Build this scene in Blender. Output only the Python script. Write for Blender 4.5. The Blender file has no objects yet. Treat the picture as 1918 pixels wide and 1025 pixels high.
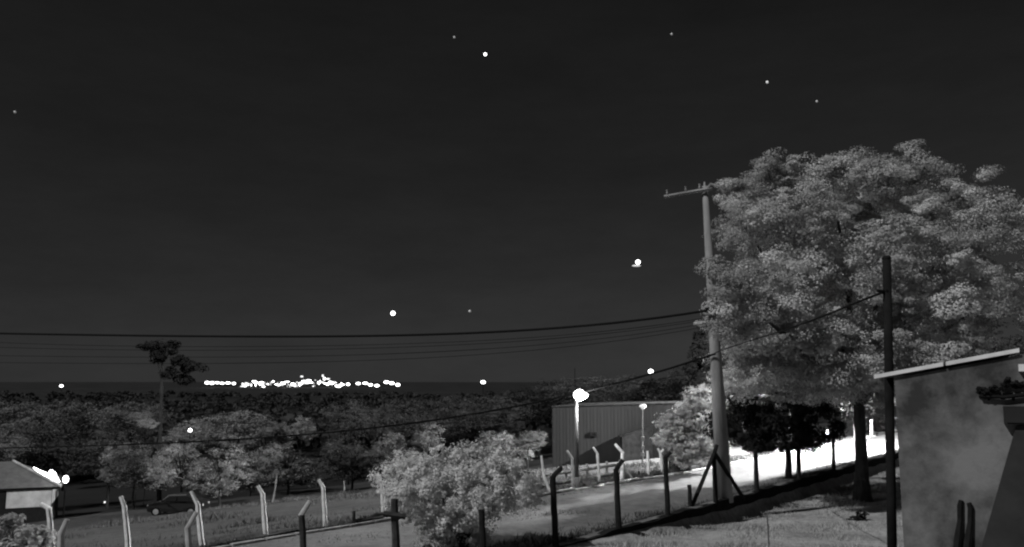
import bpy, math, random
import numpy as np
from mathutils import Vector
R = math.radians
random.seed(7)
rng = np.random.default_rng(7)
S = bpy.context.scene
C = S.collection

# ------------------------------------------------------------------ camera
FPX, CX, CY, HZ, CAMZ = 1600.0, 959.0, 512.5, 715.0, 4.0
TILT = math.atan((HZ - CY) / FPX)
cam_d = bpy.data.cameras.new('camera')
cam = bpy.data.objects.new('camera', cam_d); C.objects.link(cam)
cam.location = (0, 0, CAMZ)
cam.rotation_euler = (R(90) + TILT, 0, 0)
cam_d.sensor_width = 36.0
cam_d.lens = 36.0 * FPX / 1918.0
cam_d.clip_start = 0.1
cam_d.clip_end = 30000
S.camera = cam

# ------------------------------------------------------------------ night sky
world = bpy.data.worlds.new('World'); S.world = world
world.use_nodes = True
wn, wl = world.node_tree.nodes, world.node_tree.links
SUN_AZ, SUN_EL = R(-122), R(46)
sky = wn.new('ShaderNodeTexSky')
sky.sky_type = 'NISHITA'
sky.sun_disc = False
sky.dust_density = 0.15
sky.sun_elevation = SUN_EL
sky.sun_rotation = SUN_AZ
bw = wn.new('ShaderNodeRGBToBW')
pw = wn.new('ShaderNodeMath'); pw.operation = 'POWER'; pw.inputs[1].default_value = 0.92
bg = wn['Background']
wtc = wn.new('ShaderNodeTexCoord'); wmp = wn.new('ShaderNodeMapping'); wmp.inputs['Scale'].default_value = (2.5, 2.5, 9)
wnz = wn.new('ShaderNodeTexNoise'); wnz.inputs['Scale'].default_value = 1.6; wnz.inputs['Detail'].default_value = 8; wnz.inputs['Roughness'].default_value = .7
wmr = wn.new('ShaderNodeMapRange'); wmr.inputs[1].default_value = .3; wmr.inputs[2].default_value = .7; wmr.inputs[3].default_value = .86; wmr.inputs[4].default_value = 1.14
wmu = wn.new('ShaderNodeMath'); wmu.operation = 'MULTIPLY'
wl.new(wtc.outputs['Generated'], wmp.inputs[0]); wl.new(wmp.outputs[0], wnz.inputs['Vector']); wl.new(wnz.outputs[0], wmr.inputs[0])
wl.new(sky.outputs[0], bw.inputs[0]); wl.new(bw.outputs[0], pw.inputs[0]); wl.new(pw.outputs[0], wmu.inputs[0]); wl.new(wmr.outputs[0], wmu.inputs[1]); wl.new(wmu.outputs[0], bg.inputs[0])
bg.inputs[1].default_value = 0.0050

# ------------------------------------------------------------------ moonlight
sd = bpy.data.lights.new('moon_light', 'SUN')
sd.energy = 2.3
sd.angle = R(0.5)
sun = bpy.data.objects.new('moon_light', sd); C.objects.link(sun)
sdir = Vector((math.sin(SUN_AZ) * math.cos(SUN_EL), math.cos(SUN_AZ) * math.cos(SUN_EL), math.sin(SUN_EL)))
sun.rotation_euler = sdir.to_track_quat('Z', 'Y').to_euler()
sun.location = (0, 0, 30)

S.view_settings.view_transform = 'Standard'
S.view_settings.look = 'None'
S.view_settings.exposure = 0
S.view_settings.gamma = 1
S.render.engine = 'CYCLES'
S.cycles.use_denoising = True
S.cycles.filter_width = 2.2
S.cycles.max_bounces = 5
S.cycles.diffuse_bounces = 2

# ------------------------------------------------------------------ measuring helpers
ct, st = math.cos(TILT), math.sin(TILT)
def ray(px, py):
    a, b = (px - CX) / FPX, (CY - py) / FPX
    return Vector((a, ct - b * st, st + b * ct))
def W(px, py, Y):
    r = ray(px, py); k = Y / r.y
    return Vector((r.x * k, Y, CAMZ + r.z * k))
def G0(px, py, z=0.0):
    r = ray(px, py); k = (z - CAMZ) / r.z
    return Vector((r.x * k, r.y * k, z))

N1 = G0(1130, 1000); N2 = G0(1670, 852)
D = (N2 - N1).normalized()
NN = Vector((-D.y, D.x, 0))                       # away from the yard, across the road
K1, K2 = G0(568, 1002), G0(1330, 878)
def ts(p):
    q = Vector((p[0], p[1], 0)) - N1
    return q.dot(D), q.dot(NN)
KT1, KW1 = ts(K1); KT2, KW2 = ts(K2)
def wid(t):
    f = min(1.0, max(-.8, (t - KT1) / (KT2 - KT1)))
    return KW1 + (KW2 - KW1) * f
def road_pt(t, s, z=0.0):
    p = N1 + D * t + NN * s
    return Vector((p.x, p.y, z))
DS = [0, 1.0, 5, 20, 35, 60, 110, 250, 600, 1500, 3000, 9000]
DV = [0, 0.02, .35, 2.3, 4.7, 7.2, 10.6, 15.5, 17, 15, 10.5, 3.0]
def yard_drop(t):
    return 0.66 * min(1.0, max(0.0, (t + 2.0) / 10.0))
def gz(x, y):
    t, s = ts((x, y))
    if s > 0:
        s2 = s - wid(t)
        if s2 <= 0: return 0.0
        b = math.sin(x * .31 + 1) * math.sin(y * .27) * min(1, s2 / 12) * .12
        return -float(np.interp(s2, DS, DV)) + b
    return -yard_drop(t) * min(1.0, -s / .3)
def on_line(px, s_of):                             # point of the line s = s_of(t) seen at picture column px
    k = (px - CX) / FPX
    lo, hi = -40.0, 120.0
    for _ in range(60):
        m = (lo + hi) / 2
        p = road_pt(m, s_of(m))
        if p.y <= .5 or p.x / (ct * p.y + st * (p.z - CAMZ)) < k: lo = m
        else: hi = m
    return road_pt(lo, s_of(lo))
def ground_at(px, Y):
    p = W(px, 900, Y)
    return Vector((p.x, Y, gz(p.x, Y)))

# ------------------------------------------------------------------ materials (all grey: the picture is monochrome infrared)
def mat(name, v, rough=.85, noise=0.0, scale=4.0, detail=4.0, bump=0.0, spec=.3, metal=0.0, v2=None, tone=False, trans=0.0, coords='Object', stretch=None):
    m = bpy.data.materials.new(name); m.use_nodes = True
    n, l = m.node_tree.nodes, m.node_tree.links
    b = n['Principled BSDF']
    b.inputs['Roughness'].default_value = rough
    b.inputs['Specular IOR Level'].default_value = spec
    b.inputs['Metallic'].default_value = metal
    b.inputs['Base Color'].default_value = (v, v, v, 1)
    src = None
    if noise > 0 or v2 is not None:
        tc = n.new('ShaderNodeTexCoord')
        nz = n.new('ShaderNodeTexNoise'); nz.inputs['Scale'].default_value = scale
        nz.inputs['Detail'].default_value = detail; nz.inputs['Roughness'].default_value = .62
        if stretch:
            mp = n.new('ShaderNodeMapping'); mp.inputs['Scale'].default_value = stretch
            l.new(tc.outputs[coords], mp.inputs[0]); l.new(mp.outputs[0], nz.inputs['Vector'])
        else:
            l.new(tc.outputs[coords], nz.inputs['Vector'])
        mr = n.new('ShaderNodeMapRange')
        mr.inputs[1].default_value = .32; mr.inputs[2].default_value = .68
        lo, hi = (v * (1 - noise), v * (1 + noise)) if v2 is None else (v, v2)
        mr.inputs[3].default_value = lo; mr.inputs[4].default_value = hi
        l.new(nz.outputs[0], mr.inputs[0])
        src = mr.outputs[0]
        if bump:
            bp = n.new('ShaderNodeBump'); bp.inputs['Strength'].default_value = bump; bp.inputs['Distance'].default_value = .05
            l.new(nz.outputs[0], bp.inputs['Height']); l.new(bp.outputs[0], b.inputs['Normal'])
    if tone:
        at = n.new('ShaderNodeAttribute'); at.attribute_name = 'tone'
        mu = n.new('ShaderNodeMath'); mu.operation = 'MULTIPLY'
        if src: l.new(src, mu.inputs[0])
        else: mu.inputs[0].default_value = v
        l.new(at.outputs['Fac'], mu.inputs[1]); src = mu.outputs[0]
    if src:
        cb = n.new('ShaderNodeCombineColor')
        for i in range(3): l.new(src, cb.inputs[i])
        l.new(cb.outputs[0], b.inputs['Base Color'])
    if trans > 0:
        tr = n.new('ShaderNodeBsdfTranslucent')
        if src: l.new(cb.outputs[0], tr.inputs[0])
        else: tr.inputs[0].default_value = (v, v, v, 1)
        mx = n.new('ShaderNodeMixShader'); mx.inputs[0].default_value = trans
        l.new(b.outputs[0], mx.inputs[1]); l.new(tr.outputs[0], mx.inputs[2])
        l.new(mx.outputs[0], n['Material Output'].inputs[0])
    return m
def glow(name, s):
    m = bpy.data.materials.new(name); m.use_nodes = True
    b = m.node_tree.nodes['Principled BSDF']
    b.inputs['Base Color'].default_value = (.8, .8, .8, 1)
    b.inputs['Emission Color'].default_value = (1, 1, 1, 1)
    b.inputs['Emission Strength'].default_value = s
    return m
def ground_mat(name, a, b, s1, s2, bump=.4):        # two scales of patchiness
    m = bpy.data.materials.new(name); m.use_nodes = True
    n, l = m.node_tree.nodes, m.node_tree.links
    p = n['Principled BSDF']; p.inputs['Roughness'].default_value = .95; p.inputs['Specular IOR Level'].default_value = .1
    tc = n.new('ShaderNodeTexCoord')
    n1 = n.new('ShaderNodeTexNoise'); n1.inputs['Scale'].default_value = s1; n1.inputs['Detail'].default_value = 5
    n2 = n.new('ShaderNodeTexNoise'); n2.inputs['Scale'].default_value = s2; n2.inputs['Detail'].default_value = 6; n2.inputs['Roughness'].default_value = .7
    for q in (n1, n2): l.new(tc.outputs['Object'], q.inputs['Vector'])
    mu = n.new('ShaderNodeMath'); mu.operation = 'ADD'
    l.new(n1.outputs[0], mu.inputs[0]); l.new(n2.outputs[0], mu.inputs[1])
    mr = n.new('ShaderNodeMapRange'); mr.inputs[1].default_value = .72; mr.inputs[2].default_value = 1.28
    mr.inputs[3].default_value = a; mr.inputs[4].default_value = b
    l.new(mu.outputs[0], mr.inputs[0])
    cb = n.new('ShaderNodeCombineColor')
    for i in range(3): l.new(mr.outputs[0], cb.inputs[i])
    l.new(cb.outputs[0], p.inputs['Base Color'])
    bp = n.new('ShaderNodeBump'); bp.inputs['Strength'].default_value = bump; bp.inputs['Distance'].default_value = .08
    l.new(n2.outputs[0], bp.inputs['Height']); l.new(bp.outputs[0], p.inputs['Normal'])
    return m

M = dict(
    road=ground_mat('packed_earth_road', .09, .2, .35, 3.4, .6),
    field=ground_mat('field_grass', .05, .115, .10, 1.1, .6),
    lawn=ground_mat('lawn_turf', .17, .52, .5, 5.0, .8),
    treeshade=ground_mat('tree_shade_tone', .03, .075, .12, 1.3, .5),  # shade of the trees put into the ground colour
    leaffar=mat('leaf_far', .06, tone=True, trans=.2, spec=.1),
    hills=ground_mat('wooded_hills', .012, .035, .008, .05, .3),
    palepost2=mat('lamp_post_paint', .11, noise=.3, scale=4),
    kerb=mat('whitewashed_kerb', .62, noise=.35, scale=2.5, bump=.3),
    darkwall=mat('near_black_wall', .012, noise=.5, scale=3, bump=.4, spec=.05),  # near-black base with random mottling
    darkpost=mat('near_black_timber', .018, noise=.5, scale=6, spec=.08),  # near-black base, slightly mottled
    darkpost2=mat('weathered_timber', .05, noise=.5, scale=6, spec=.08),
    whitepost=mat('whitewashed_concrete', .78, noise=.25, scale=5, bump=.2),
    palepost=mat('pale_concrete', .42, noise=.35, scale=5, bump=.2),
    concrete=mat('pole_concrete', .24, noise=.35, scale=2.2, bump=.25, stretch=(1, 1, .25)),
    plaster=None,
    sheet=mat('profiled_sheet', .0165, noise=.12, scale=.7, rough=.6, stretch=(1, 1, .2)),
    sheetdark=mat('profiled_sheet_dark', .02, noise=.3, scale=.7),
    metal=mat('galvanised_steel', .3, noise=.3, rough=.55, metal=.0, scale=3),
    darkmetal=mat('black_steel', .012, spec=.08, noise=.4, rough=.9, scale=4),
    rubber=mat('black_rubber', .008, rough=.9, spec=.1),
    cable=mat('black_cable', .006, rough=.8, spec=.1),
    thincable=mat('grey_cable', .012, rough=.8, spec=.1),
    bark=mat('bark', .05, noise=.5, scale=5, bump=.6, stretch=(1, 1, .3)),
    barkdark=mat('dark_bark', .03, noise=.5, scale=5, bump=.6, stretch=(1, 1, .3)),
    barkpale=mat('pale_bark', .16, noise=.4, scale=5, stretch=(1, 1, .3)),
    leafbig=mat('leaf_big_tree', .47, tone=True, trans=.27, spec=.15),
    leafbright=mat('leaf_bright', .42, tone=True, trans=.22, spec=.15),
    leafbush=mat('leaf_bush', .72, tone=True, trans=.38, spec=.1),
    leafmid=mat('leaf_mid', .27, tone=True, trans=.2, spec=.1),
    leaflow=mat('leaf_low', .17, tone=True, trans=.2, spec=.1),
    leafdark=mat('leaf_dark', .075, tone=True, trans=.2, spec=.1),
    leafblack=mat('leaf_black', .02, tone=True, trans=.1, spec=.05),
    grass=mat('grass_blades', .42, tone=True, trans=.2, spec=.1),
    grassf=mat('field_blades', .12, tone=True, trans=.2, spec=.1),
    white=mat('white_paint', .7, noise=.12, scale=3),
    offwhite=mat('pale_render', .62, noise=.25, scale=1.2),
    tiles=mat('roof_tiles', .10, noise=.25, scale=2),
    trimm=mat('roof_edge_metal', .72, noise=.15, scale=4),
    carpaint=mat('dark_car_paint', .014, rough=.35, spec=.3),
    glass=mat('dark_glass', .01, rough=.3, spec=.15),
    chrome=mat('headlamp_glass', .55, rough=.2, spec=.6),
    log=mat('dark_log', .035, noise=.5, scale=4),
    lamp=glow('lamp_globe', 14), lampdim=glow('lamp_globe_dim', .4), town=glow('town_lamp', 6), starm=glow('star', 5),
    stardim=glow('faint_star', .16), starmid=glow('small_star', .5),
)

# house plaster: mottled with damp patches of its own shape
def plaster():
    m = bpy.data.materials.new('stained_plaster'); m.use_nodes = True
    n, l = m.node_tree.nodes, m.node_tree.links
    p = n['Principled BSDF']; p.inputs['Roughness'].default_value = .95; p.inputs['Specular IOR Level'].default_value = .1
    tc = n.new('ShaderNodeTexCoord')
    n1 = n.new('ShaderNodeTexNoise'); n1.inputs['Scale'].default_value = 1.5; n1.inputs['Detail'].default_value = 5
    n2 = n.new('ShaderNodeTexNoise'); n2.inputs['Scale'].default_value = 9; n2.inputs['Detail'].default_value = 7; n2.inputs['Roughness'].default_value = .7
    for q in (n1, n2): l.new(tc.outputs['Object'], q.inputs['Vector'])
    ad = n.new('ShaderNodeMath'); ad.operation = 'MULTIPLY_ADD'; ad.inputs[1].default_value = .35
    l.new(n2.outputs[0], ad.inputs[0]); l.new(n1.outputs[0], ad.inputs[2])
    mr = n.new('ShaderNodeMapRange'); mr.inputs[1].default_value = .5; mr.inputs[2].default_value = .85
    mr.inputs[3].default_value = .045; mr.inputs[4].default_value = .215
    l.new(ad.outputs[0], mr.inputs[0])
    cb = n.new('ShaderNodeCombineColor')
    for i in range(3): l.new(mr.outputs[0], cb.inputs[i])
    l.new(cb.outputs[0], p.inputs['Base Color'])
    bp = n.new('ShaderNodeBump'); bp.inputs['Strength'].default_value = .35; bp.inputs['Distance'].default_value = .02
    l.new(n2.outputs[0], bp.inputs['Height']); l.new(bp.outputs[0], p.inputs['Normal'])
    return m
M['plaster'] = plaster()

# ------------------------------------------------------------------ mesh helpers
def tag(o, label=None, cat=None, group=None, kind=None):
    if label: o['label'] = label
    if cat: o['category'] = cat
    if group: o['group'] = group
    if kind: o['kind'] = kind
    return o
def empty(name, loc, label, cat, group=None):
    o = bpy.data.objects.new(name, None); C.objects.link(o); o.location = loc
    o.empty_display_size = .2
    return tag(o, label, cat, group)
def link_mesh(name, me, m, parent=None, loc=None):
    if m is not None and not me.materials: me.materials.append(m)
    o = bpy.data.objects.new(name, me); C.objects.link(o)
    if parent: o.parent = parent
    if loc is not None: o.location = loc
    return o
class MB:
    def __init__(s): s.v = []; s.f = []
    def add(s, vs, fs):
        k = len(s.v); s.v += [tuple(v) for v in vs]; s.f += [tuple(i + k for i in f) for f in fs]; return s
    def box(s, c, e, ax=None, bev=0.0):
        c = Vector(c); ax = ax or (Vector((1, 0, 0)), Vector((0, 1, 0)), Vector((0, 0, 1)))
        hx, hy, hz = e[0] / 2, e[1] / 2, e[2] / 2
        vs = [c + ax[0] * (sx * hx) + ax[1] * (sy * hy) + ax[2] * (sz * hz) for sz in (-1, 1) for sy in (-1, 1) for sx in (-1, 1)]
        return s.add(vs, [(0, 2, 3, 1), (4, 5, 7, 6), (0, 1, 5, 4), (2, 6, 7, 3), (0, 4, 6, 2), (1, 3, 7, 5)])
    def tube(s, pts, rad, n=8, caps=True, flat=1.0):
        pts = [Vector(p) for p in pts]
        if not hasattr(rad, '__len__'): rad = [rad] * len(pts)
        k = len(s.v); a = None
        for i, p in enumerate(pts):
            d = (pts[min(i + 1, len(pts) - 1)] - pts[max(i - 1, 0)]).normalized()
            if a is None:
                a = d.orthogonal().normalized()
                if abs(d.z) > .5: a = Vector((1, 0, 0)); a = (a - d * a.dot(d)).normalized()
            else: a = (a - d * a.dot(d)).normalized()
            b = d.cross(a)
            for j in range(n):
                w = 2 * math.pi * (j + .5) / n
                s.v.append(tuple(p + (a * math.cos(w) + b * math.sin(w) * flat) * rad[i]))
        for i in range(len(pts) - 1):
            for j in range(n):
                j2 = (j + 1) % n
                s.f.append((k + i * n + j, k + i * n + j2, k + (i + 1) * n + j2, k + (i + 1) * n + j))
        if caps:
            s.f.append(tuple(k + j for j in reversed(range(n))))
            s.f.append(tuple(k + (len(pts) - 1) * n + j for j in range(n)))
        return s
    def ball(s, c, r, nu=10, nv=7):
        c = Vector(c); r = r if hasattr(r, '__len__') else (r, r, r); k = len(s.v)
        s.v.append((c.x, c.y, c.z + r[2]))
        for i in range(1, nv):
            th = math.pi * i / nv
            for j in range(nu):
                ph = 2 * math.pi * j / nu
                s.v.append((c.x + r[0] * math.sin(th) * math.cos(ph), c.y + r[1] * math.sin(th) * math.sin(ph), c.z + r[2] * math.cos(th)))
        s.v.append((c.x, c.y, c.z - r[2])); e = len(s.v) - 1
        for j in range(nu):
            s.f.append((k, k + 1 + j, k + 1 + (j + 1) % nu))
            s.f.append((e, k + 1 + (nv - 2) * nu + (j + 1) % nu, k + 1 + (nv - 2) * nu + j))
        for i in range(nv - 2):
            for j in range(nu):
                a, b = k + 1 + i * nu + j, k + 1 + i * nu + (j + 1) % nu
                s.f.append((a, a + nu, b + nu, b))
        return s
    def prism(s, poly, p0, ux, uz, uy, depth):          # poly in (u, z), swept along uy
        k = len(s.v); n = len(poly)
        for d in (0, depth):
            for (a, b) in poly: s.v.append(tuple(Vector(p0) + ux * a + uz * b + uy * d))
        s.f.append(tuple(k + i for i in range(n))); s.f.append(tuple(k + n + i for i in reversed(range(n))))
        for i in range(n):
            j = (i + 1) % n
            s.f.append((k + i, k + n + i, k + n + j, k + j))
        return s
    def build(s, name, m, parent=None, smooth=False, local=False):
        off = Vector((0, 0, 0)) if (parent is None or local) else parent.matrix_basis.translation
        q = parent
        while q is not None and not local and q.parent is not None:
            q = q.parent; off = off + q.matrix_basis.translation
        me = bpy.data.meshes.new(name)
        me.from_pydata([(v[0] - off[0], v[1] - off[1], v[2] - off[2]) for v in s.v], [], s.f)
        if smooth: me.shade_smooth()
        me.update()
        o = link_mesh(name, me, m, parent)
        return o
    def solo(s, name, m, label, cat, group=None, base=None, smooth=False):
        b = Vector(base) if base is not None else Vector(s.v[0])
        me = bpy.data.meshes.new(name)
        me.from_pydata([(v[0] - b[0], v[1] - b[1], v[2] - b[2]) for v in s.v], [], s.f)
        if smooth: me.shade_smooth()
        me.update()
        return tag(link_mesh(name, me, m, None, b), label, cat, group)

def leaf_mesh(name, pos, nrm, size, tone, aspect=.55):
    """one mesh of rhombic, slightly folded leaves"""
    n = len(pos)
    nrm = nrm / (np.linalg.norm(nrm, axis=1, keepdims=True) + 1e-9)
    rv = rng.normal(size=(n, 3))
    a = np.cross(nrm, rv); a /= (np.linalg.norm(a, axis=1, keepdims=True) + 1e-9)
    b = np.cross(nrm, a)
    sz = size[:, None]
    v = np.empty((n, 4, 3), np.float32)
    v[:, 0] = pos - a * sz * .5
    v[:, 1] = pos + b * sz * .5 * aspect + nrm * sz * .10
    v[:, 2] = pos + a * sz * .5
    v[:, 3] = pos - b * sz * .5 * aspect + nrm * sz * .10
    me = bpy.data.meshes.new(name)
    me.vertices.add(n * 4); me.vertices.foreach_set('co', v.reshape(-1))
    me.loops.add(n * 4); me.loops.foreach_set('vertex_index', np.arange(n * 4, dtype=np.int32))
    me.polygons.add(n)
    me.polygons.foreach_set('loop_start', np.arange(0, n * 4, 4, dtype=np.int32))
    me.polygons.foreach_set('loop_total', np.full(n, 4, np.int32))
    at = me.attributes.new('tone', 'FLOAT', 'FACE'); at.data.foreach_set('value', tone.astype(np.float32))
    me.update(calc_edges=True)
    return me
def sph(n):
    v = rng.normal(size=(n, 3)); return v / np.linalg.norm(v, axis=1, keepdims=True)
def crown(name, blobs, nclump, nleaf, cr, ls, flat=.65, shell=(.72, 1.0), var=.3, up=.5, spray=0.0, aspect=.55, sub=0):
    """blobs: (centre, radii). Leaf clumps spread over the outer part of the lobes, leaves through each clump."""
    bl = [(np.array(c, float), np.array(r if hasattr(r, '__len__') else (r, r, r), float)) for c, r in blobs]
    area = np.array([(r[0] * r[1] + r[1] * r[2] + r[0] * r[2]) for _, r in bl]); area /= area.sum()
    P, Nn, T, Z = [], [], [], []
    for i, (c, r) in enumerate(bl):
        k = max(3, int(round(nclump * area[i])))
        d = sph(k); cc = c + d * r * rng.uniform(shell[0], shell[1], (k, 1))
        for q in range(k):
            # clumps deep inside another lobe carry few leaves
            inside = any(j != i and (((cc[q] - c2) / r2) ** 2).sum() < .45 for j, (c2, r2) in enumerate(bl))
            m = int(nleaf * rng.uniform(.6, 1.4) * (.35 if inside else 1))
            rr = cr * rng.uniform(.6, 1.35)
            e = sph(m); rad = rng.uniform(.25, 1, (m, 1)) ** .5
            sc = np.array([1, 1, flat]) * rr
            if sub:                                    # ragged sprays: small tufts through the clump
                se = sph(sub) * rng.uniform(.35, 1.0, (sub, 1)) + np.array([0, 0, .12])
                ix = rng.integers(0, sub, m); sr = rng.uniform(.3, .58, sub)[ix][:, None]
                P.append(cc[q] + (se[ix] + e * rad * sr * np.array([1.15, 1.15, .8])) * sc * (1 + spray * .4))
                Nn.append(e * .9 + se[ix] * .6 + d[q] * .5 + np.array([0, 0, up * .8]) + rng.normal(size=(m, 3)) * .35)
                T.append((rng.uniform(1 - var, 1 + var) * rng.uniform(.85, 1.15, sub))[ix] * rng.uniform(.88, 1.12, m))
                Z.append(ls * rng.uniform(.6, 1.4, m))
                continue
            if spray:
                ax = d[q] * np.array([1, 1, .35]); ax /= np.linalg.norm(ax) + 1e-6
                pl = e * rad * sc
                pl += ax * (pl @ ax)[:, None] * spray
            else: pl = e * rad * sc
            P.append(cc[q] + pl)
            Nn.append(e * 1.0 + d[q] * .5 + np.array([0, 0, up * .8]) + rng.normal(size=(m, 3)) * .3)
            T.append(np.full(m, rng.uniform(1 - var, 1 + var)) * rng.uniform(.88, 1.12, m))
            Z.append(ls * rng.uniform(.6, 1.4, m))
    return leaf_mesh(name, np.concatenate(P), np.concatenate(Nn), np.concatenate(Z), np.concatenate(T), aspect)

# ================================================================== SETTING
# terrain: one sheet to the horizon
def axis(near, step, far, k):
    a = list(np.arange(0, near, step)); d = step
    while a[-1] < far: d *= k; a.append(a[-1] + d)
    return np.array(a)
xs_ = axis(50, 1.6, 9000, 1.16); xs_ = np.concatenate([-xs_[:0:-1], xs_])
ys_ = np.concatenate([[-60, -30, -10], axis(90, 1.6, 12000, 1.10)])
vs, fs = [], []
for y in ys_:
    for x in xs_:
        t, s = ts((x, y))
        z = gz(x, y)
        if s < wid(t) and abs(s) < 400:
            z = -.06 if s > wid(t) - 1.7 else -2.5
            if s > wid(t) - 1.7: z = -.3
        elif s > 400: z += 2.0 * math.sin(x / 170.) * math.sin(y / 230. + 1)
        vs.append((x, y, z))
nx = len(xs_)
for j in range(len(ys_) - 1):
    for i in range(nx - 1):
        fs.append((j * nx + i, j * nx + i + 1, (j + 1) * nx + i + 1, (j + 1) * nx + i))
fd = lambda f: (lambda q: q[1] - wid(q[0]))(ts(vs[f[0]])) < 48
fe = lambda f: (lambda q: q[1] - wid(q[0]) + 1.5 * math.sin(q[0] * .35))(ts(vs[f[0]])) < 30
for nm, sub, mt in (('ground', [f for f in fs if fe(f)], M['field']), ('tree_shaded_field', [f for f in fs if fd(f) and not fe(f)], M['treeshade']), ('hills', [f for f in fs if not fd(f)], M['hills'])):  # middle band: field under the trees, their shade painted as darker ground
    used = sorted({i for f in sub for i in f}); ix = {v: k for k, v in enumerate(used)}
    me = bpy.data.meshes.new(nm); me.from_pydata([vs[i] for i in used], [], [tuple(ix[i] for i in f) for f in sub]); me.shade_smooth()
    tag(link_mesh(nm, me, mt), kind='structure')

# verge strip right behind the kerb joins field and road cleanly
def strip(name, t0, t1, dt, cols, zf, m):
    vs, fs = [], []
    tt = np.arange(t0, t1 + .01, dt)
    for t in tt:
        for c in cols(t): vs.append(tuple(road_pt(t, c, zf(t, c))))
    n = len(cols(t0))
    for i in range(len(tt) - 1):
        for j in range(n - 1):
            fs.append((i * n + j, i * n + j + 1, (i + 1) * n + j + 1, (i + 1) * n + j)[::-1])
    me = bpy.data.meshes.new(name); me.from_pydata(vs, [], fs); me.shade_smooth(); me.update()
    return tag(link_mesh(name, me, m), kind='structure')
def wob(t, s): return .03 * math.sin(t * .9 + s) + .02 * math.sin(t * 2.3 + s * 2.1)
strip('road', -40, 110, 1.0, lambda t: [0.0, .4, .9, 1.3, 1.7, 2.1, 2.6, 3.0, 3.4, wid(t) - .9, wid(t) - .4, wid(t) - .1, wid(t) + .12],
      lambda t, s: .01 + (.05 * math.sin(s * .5) if .3 < s < wid(t) - .4 else 0) + wob(t, s) * .4 - .045 * (math.exp(-((s - 1.5) / .3) ** 2) + math.exp(-((s - 3.1) / .3) ** 2)) * (1 + .4 * math.sin(t * 1.3)), M['road'])
strip('verge', -40, 110, 1.0, lambda t: [wid(t) + .1, wid(t) + .35, wid(t) + .8, wid(t) + 1.6, wid(t) + 2.6, wid(t) + 4.2],
      lambda t, s: (lambda p: gz(p.x, p.y))(road_pt(t, s)) + (.09 if s < wid(t) + 1 else .05 if s < wid(t) + 3 else -.12) + wob(t, s), M['field'])
# lawn of the yard
strip('lawn', -40, 70, 1.0, lambda t: [-.05, -.3, -.7, -1.2, -2, -3, -4.5, -6.5, -9, -13, -20, -30, -45],
      lambda t, s: -yard_drop(t) * min(1, -s / .25) - .02 + (wob(t, s) if s < -.4 else 0), M['lawn'])

# kerb: separate whitewashed stones along the far edge, those in view
kerb_root = tag(bpy.data.objects.new('kerb', None), kind='structure'); C.objects.link(kerb_root)
kerb_root.location = road_pt(0, wid(0))
t = KT1 - 10
i = 0
while t < 46:
    L = random.uniform(.75, 1.05)
    a, b = road_pt(t, wid(t)), road_pt(t + L - .04, wid(t + L - .04))
    u = (b - a).normalized(); w = Vector((-u.y, u.x, 0))
    mb = MB(); h = random.uniform(.05, .10)
    mb.box((a + b) / 2 + Vector((0, 0, h / 2 - .02 + random.uniform(-.01, .01))), ((b - a).length, random.uniform(.14, .2) + (.08 if t > 8 else 0), h + .04), (u, w, Vector((0, 0, 1))))
    mb.build('kerb_stone', M['kerb'] if t > 6 else M['concrete'], kerb_root)
    t += L; i += 1

# retaining wall between street and lawn
mb = MB()
tt = np.arange(-2.2, 60, .5)
k0 = 0
for i, t in enumerate(tt):
    h = .03 + .03 * math.sin(t * 1.7) + .02 * math.sin(t * 4.1)
    zb = -yard_drop(t) - .25
    for s, z in ((-.14, zb), (-.10, h - .01), (.12, h), (.14, -.2)):
        mb.v.append(tuple(road_pt(t, s + .01 * math.sin(t * 3), z)))
    if i:
        a, b = (i - 1) * 4, i * 4
        for j in range(3): mb.f.append((a + j, a + j + 1, b + j + 1, b + j)[::-1])
mb.solo('retaining_wall', M['darkwall'], 'low black retaining wall between the lawn and the brightly lit street', 'wall', base=road_pt(10, 0))

# ================================================================== BUILDINGS
# neighbour's plastered house beside the camera
UX = Vector((.89, -.456, 0)).normalized(); UN = Vector((-UX.y, UX.x, 0)) * -1   # UN faces the camera
if UN.y > 0: UN = -UN
corner = W(1676, 720, 9.0); corner.z = 0
UB = -UN
def wall_hit(px, py, off=0.0):                    # point of the front wall's plane (moved off metres towards the viewer) at a pixel
    r = ray(px, py); o = Vector((0, 0, CAMZ)); p0 = corner + UN * off
    k = (p0 - o).dot(UN) / r.dot(UN)
    return o + r * k
eA, eB = wall_hit(1637, 706, .03), wall_hit(1909, 656, .03)
house = empty('house', corner + Vector((0, 0, -.6)), 'stained grey plaster house wall under a thin pale sloping roof edge', 'house')
def top_at(u):                                    # roof edge height over the wall at u metres from the corner
    ua, ub = (eA - corner).dot(UX), (eB - corner).dot(UX)
    return eA.z + (eB.z - eA.z) * (u - ua) / (ub - ua)
mb = MB()
mb.prism([(0, -.8), (3.2, -.8), (3.2, top_at(3.2) - .05), (0, top_at(0) - .05)], corner, UX, Vector((0, 0, 1)), UB, 4.5)
mb.build('wall', M['plaster'], house)
def edge_piece(u0, u1):
    mb = MB()
    a, b = corner + UX * u0, corner + UX * u1
    for (u, p) in ((u0, a), (u1, b)):
        for (o, dz) in ((.045, -.02), (.045, .02), (.025, .02), (.025, -.02)):
            mb.v.append(tuple(Vector((p.x, p.y, top_at(u) + dz)) + UN * o))
    mb.f += [(0, 1, 2, 3), (7, 6, 5, 4), (0, 4, 5, 1), (1, 5, 6, 2), (2, 6, 7, 3), (3, 7, 4, 0)]
    return mb
uL = (eA - corner).dot(UX); uR = (eB - corner).dot(UX); uM = (wall_hit(1769, 682, .12) - corner).dot(UX)
mb = MB()
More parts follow.
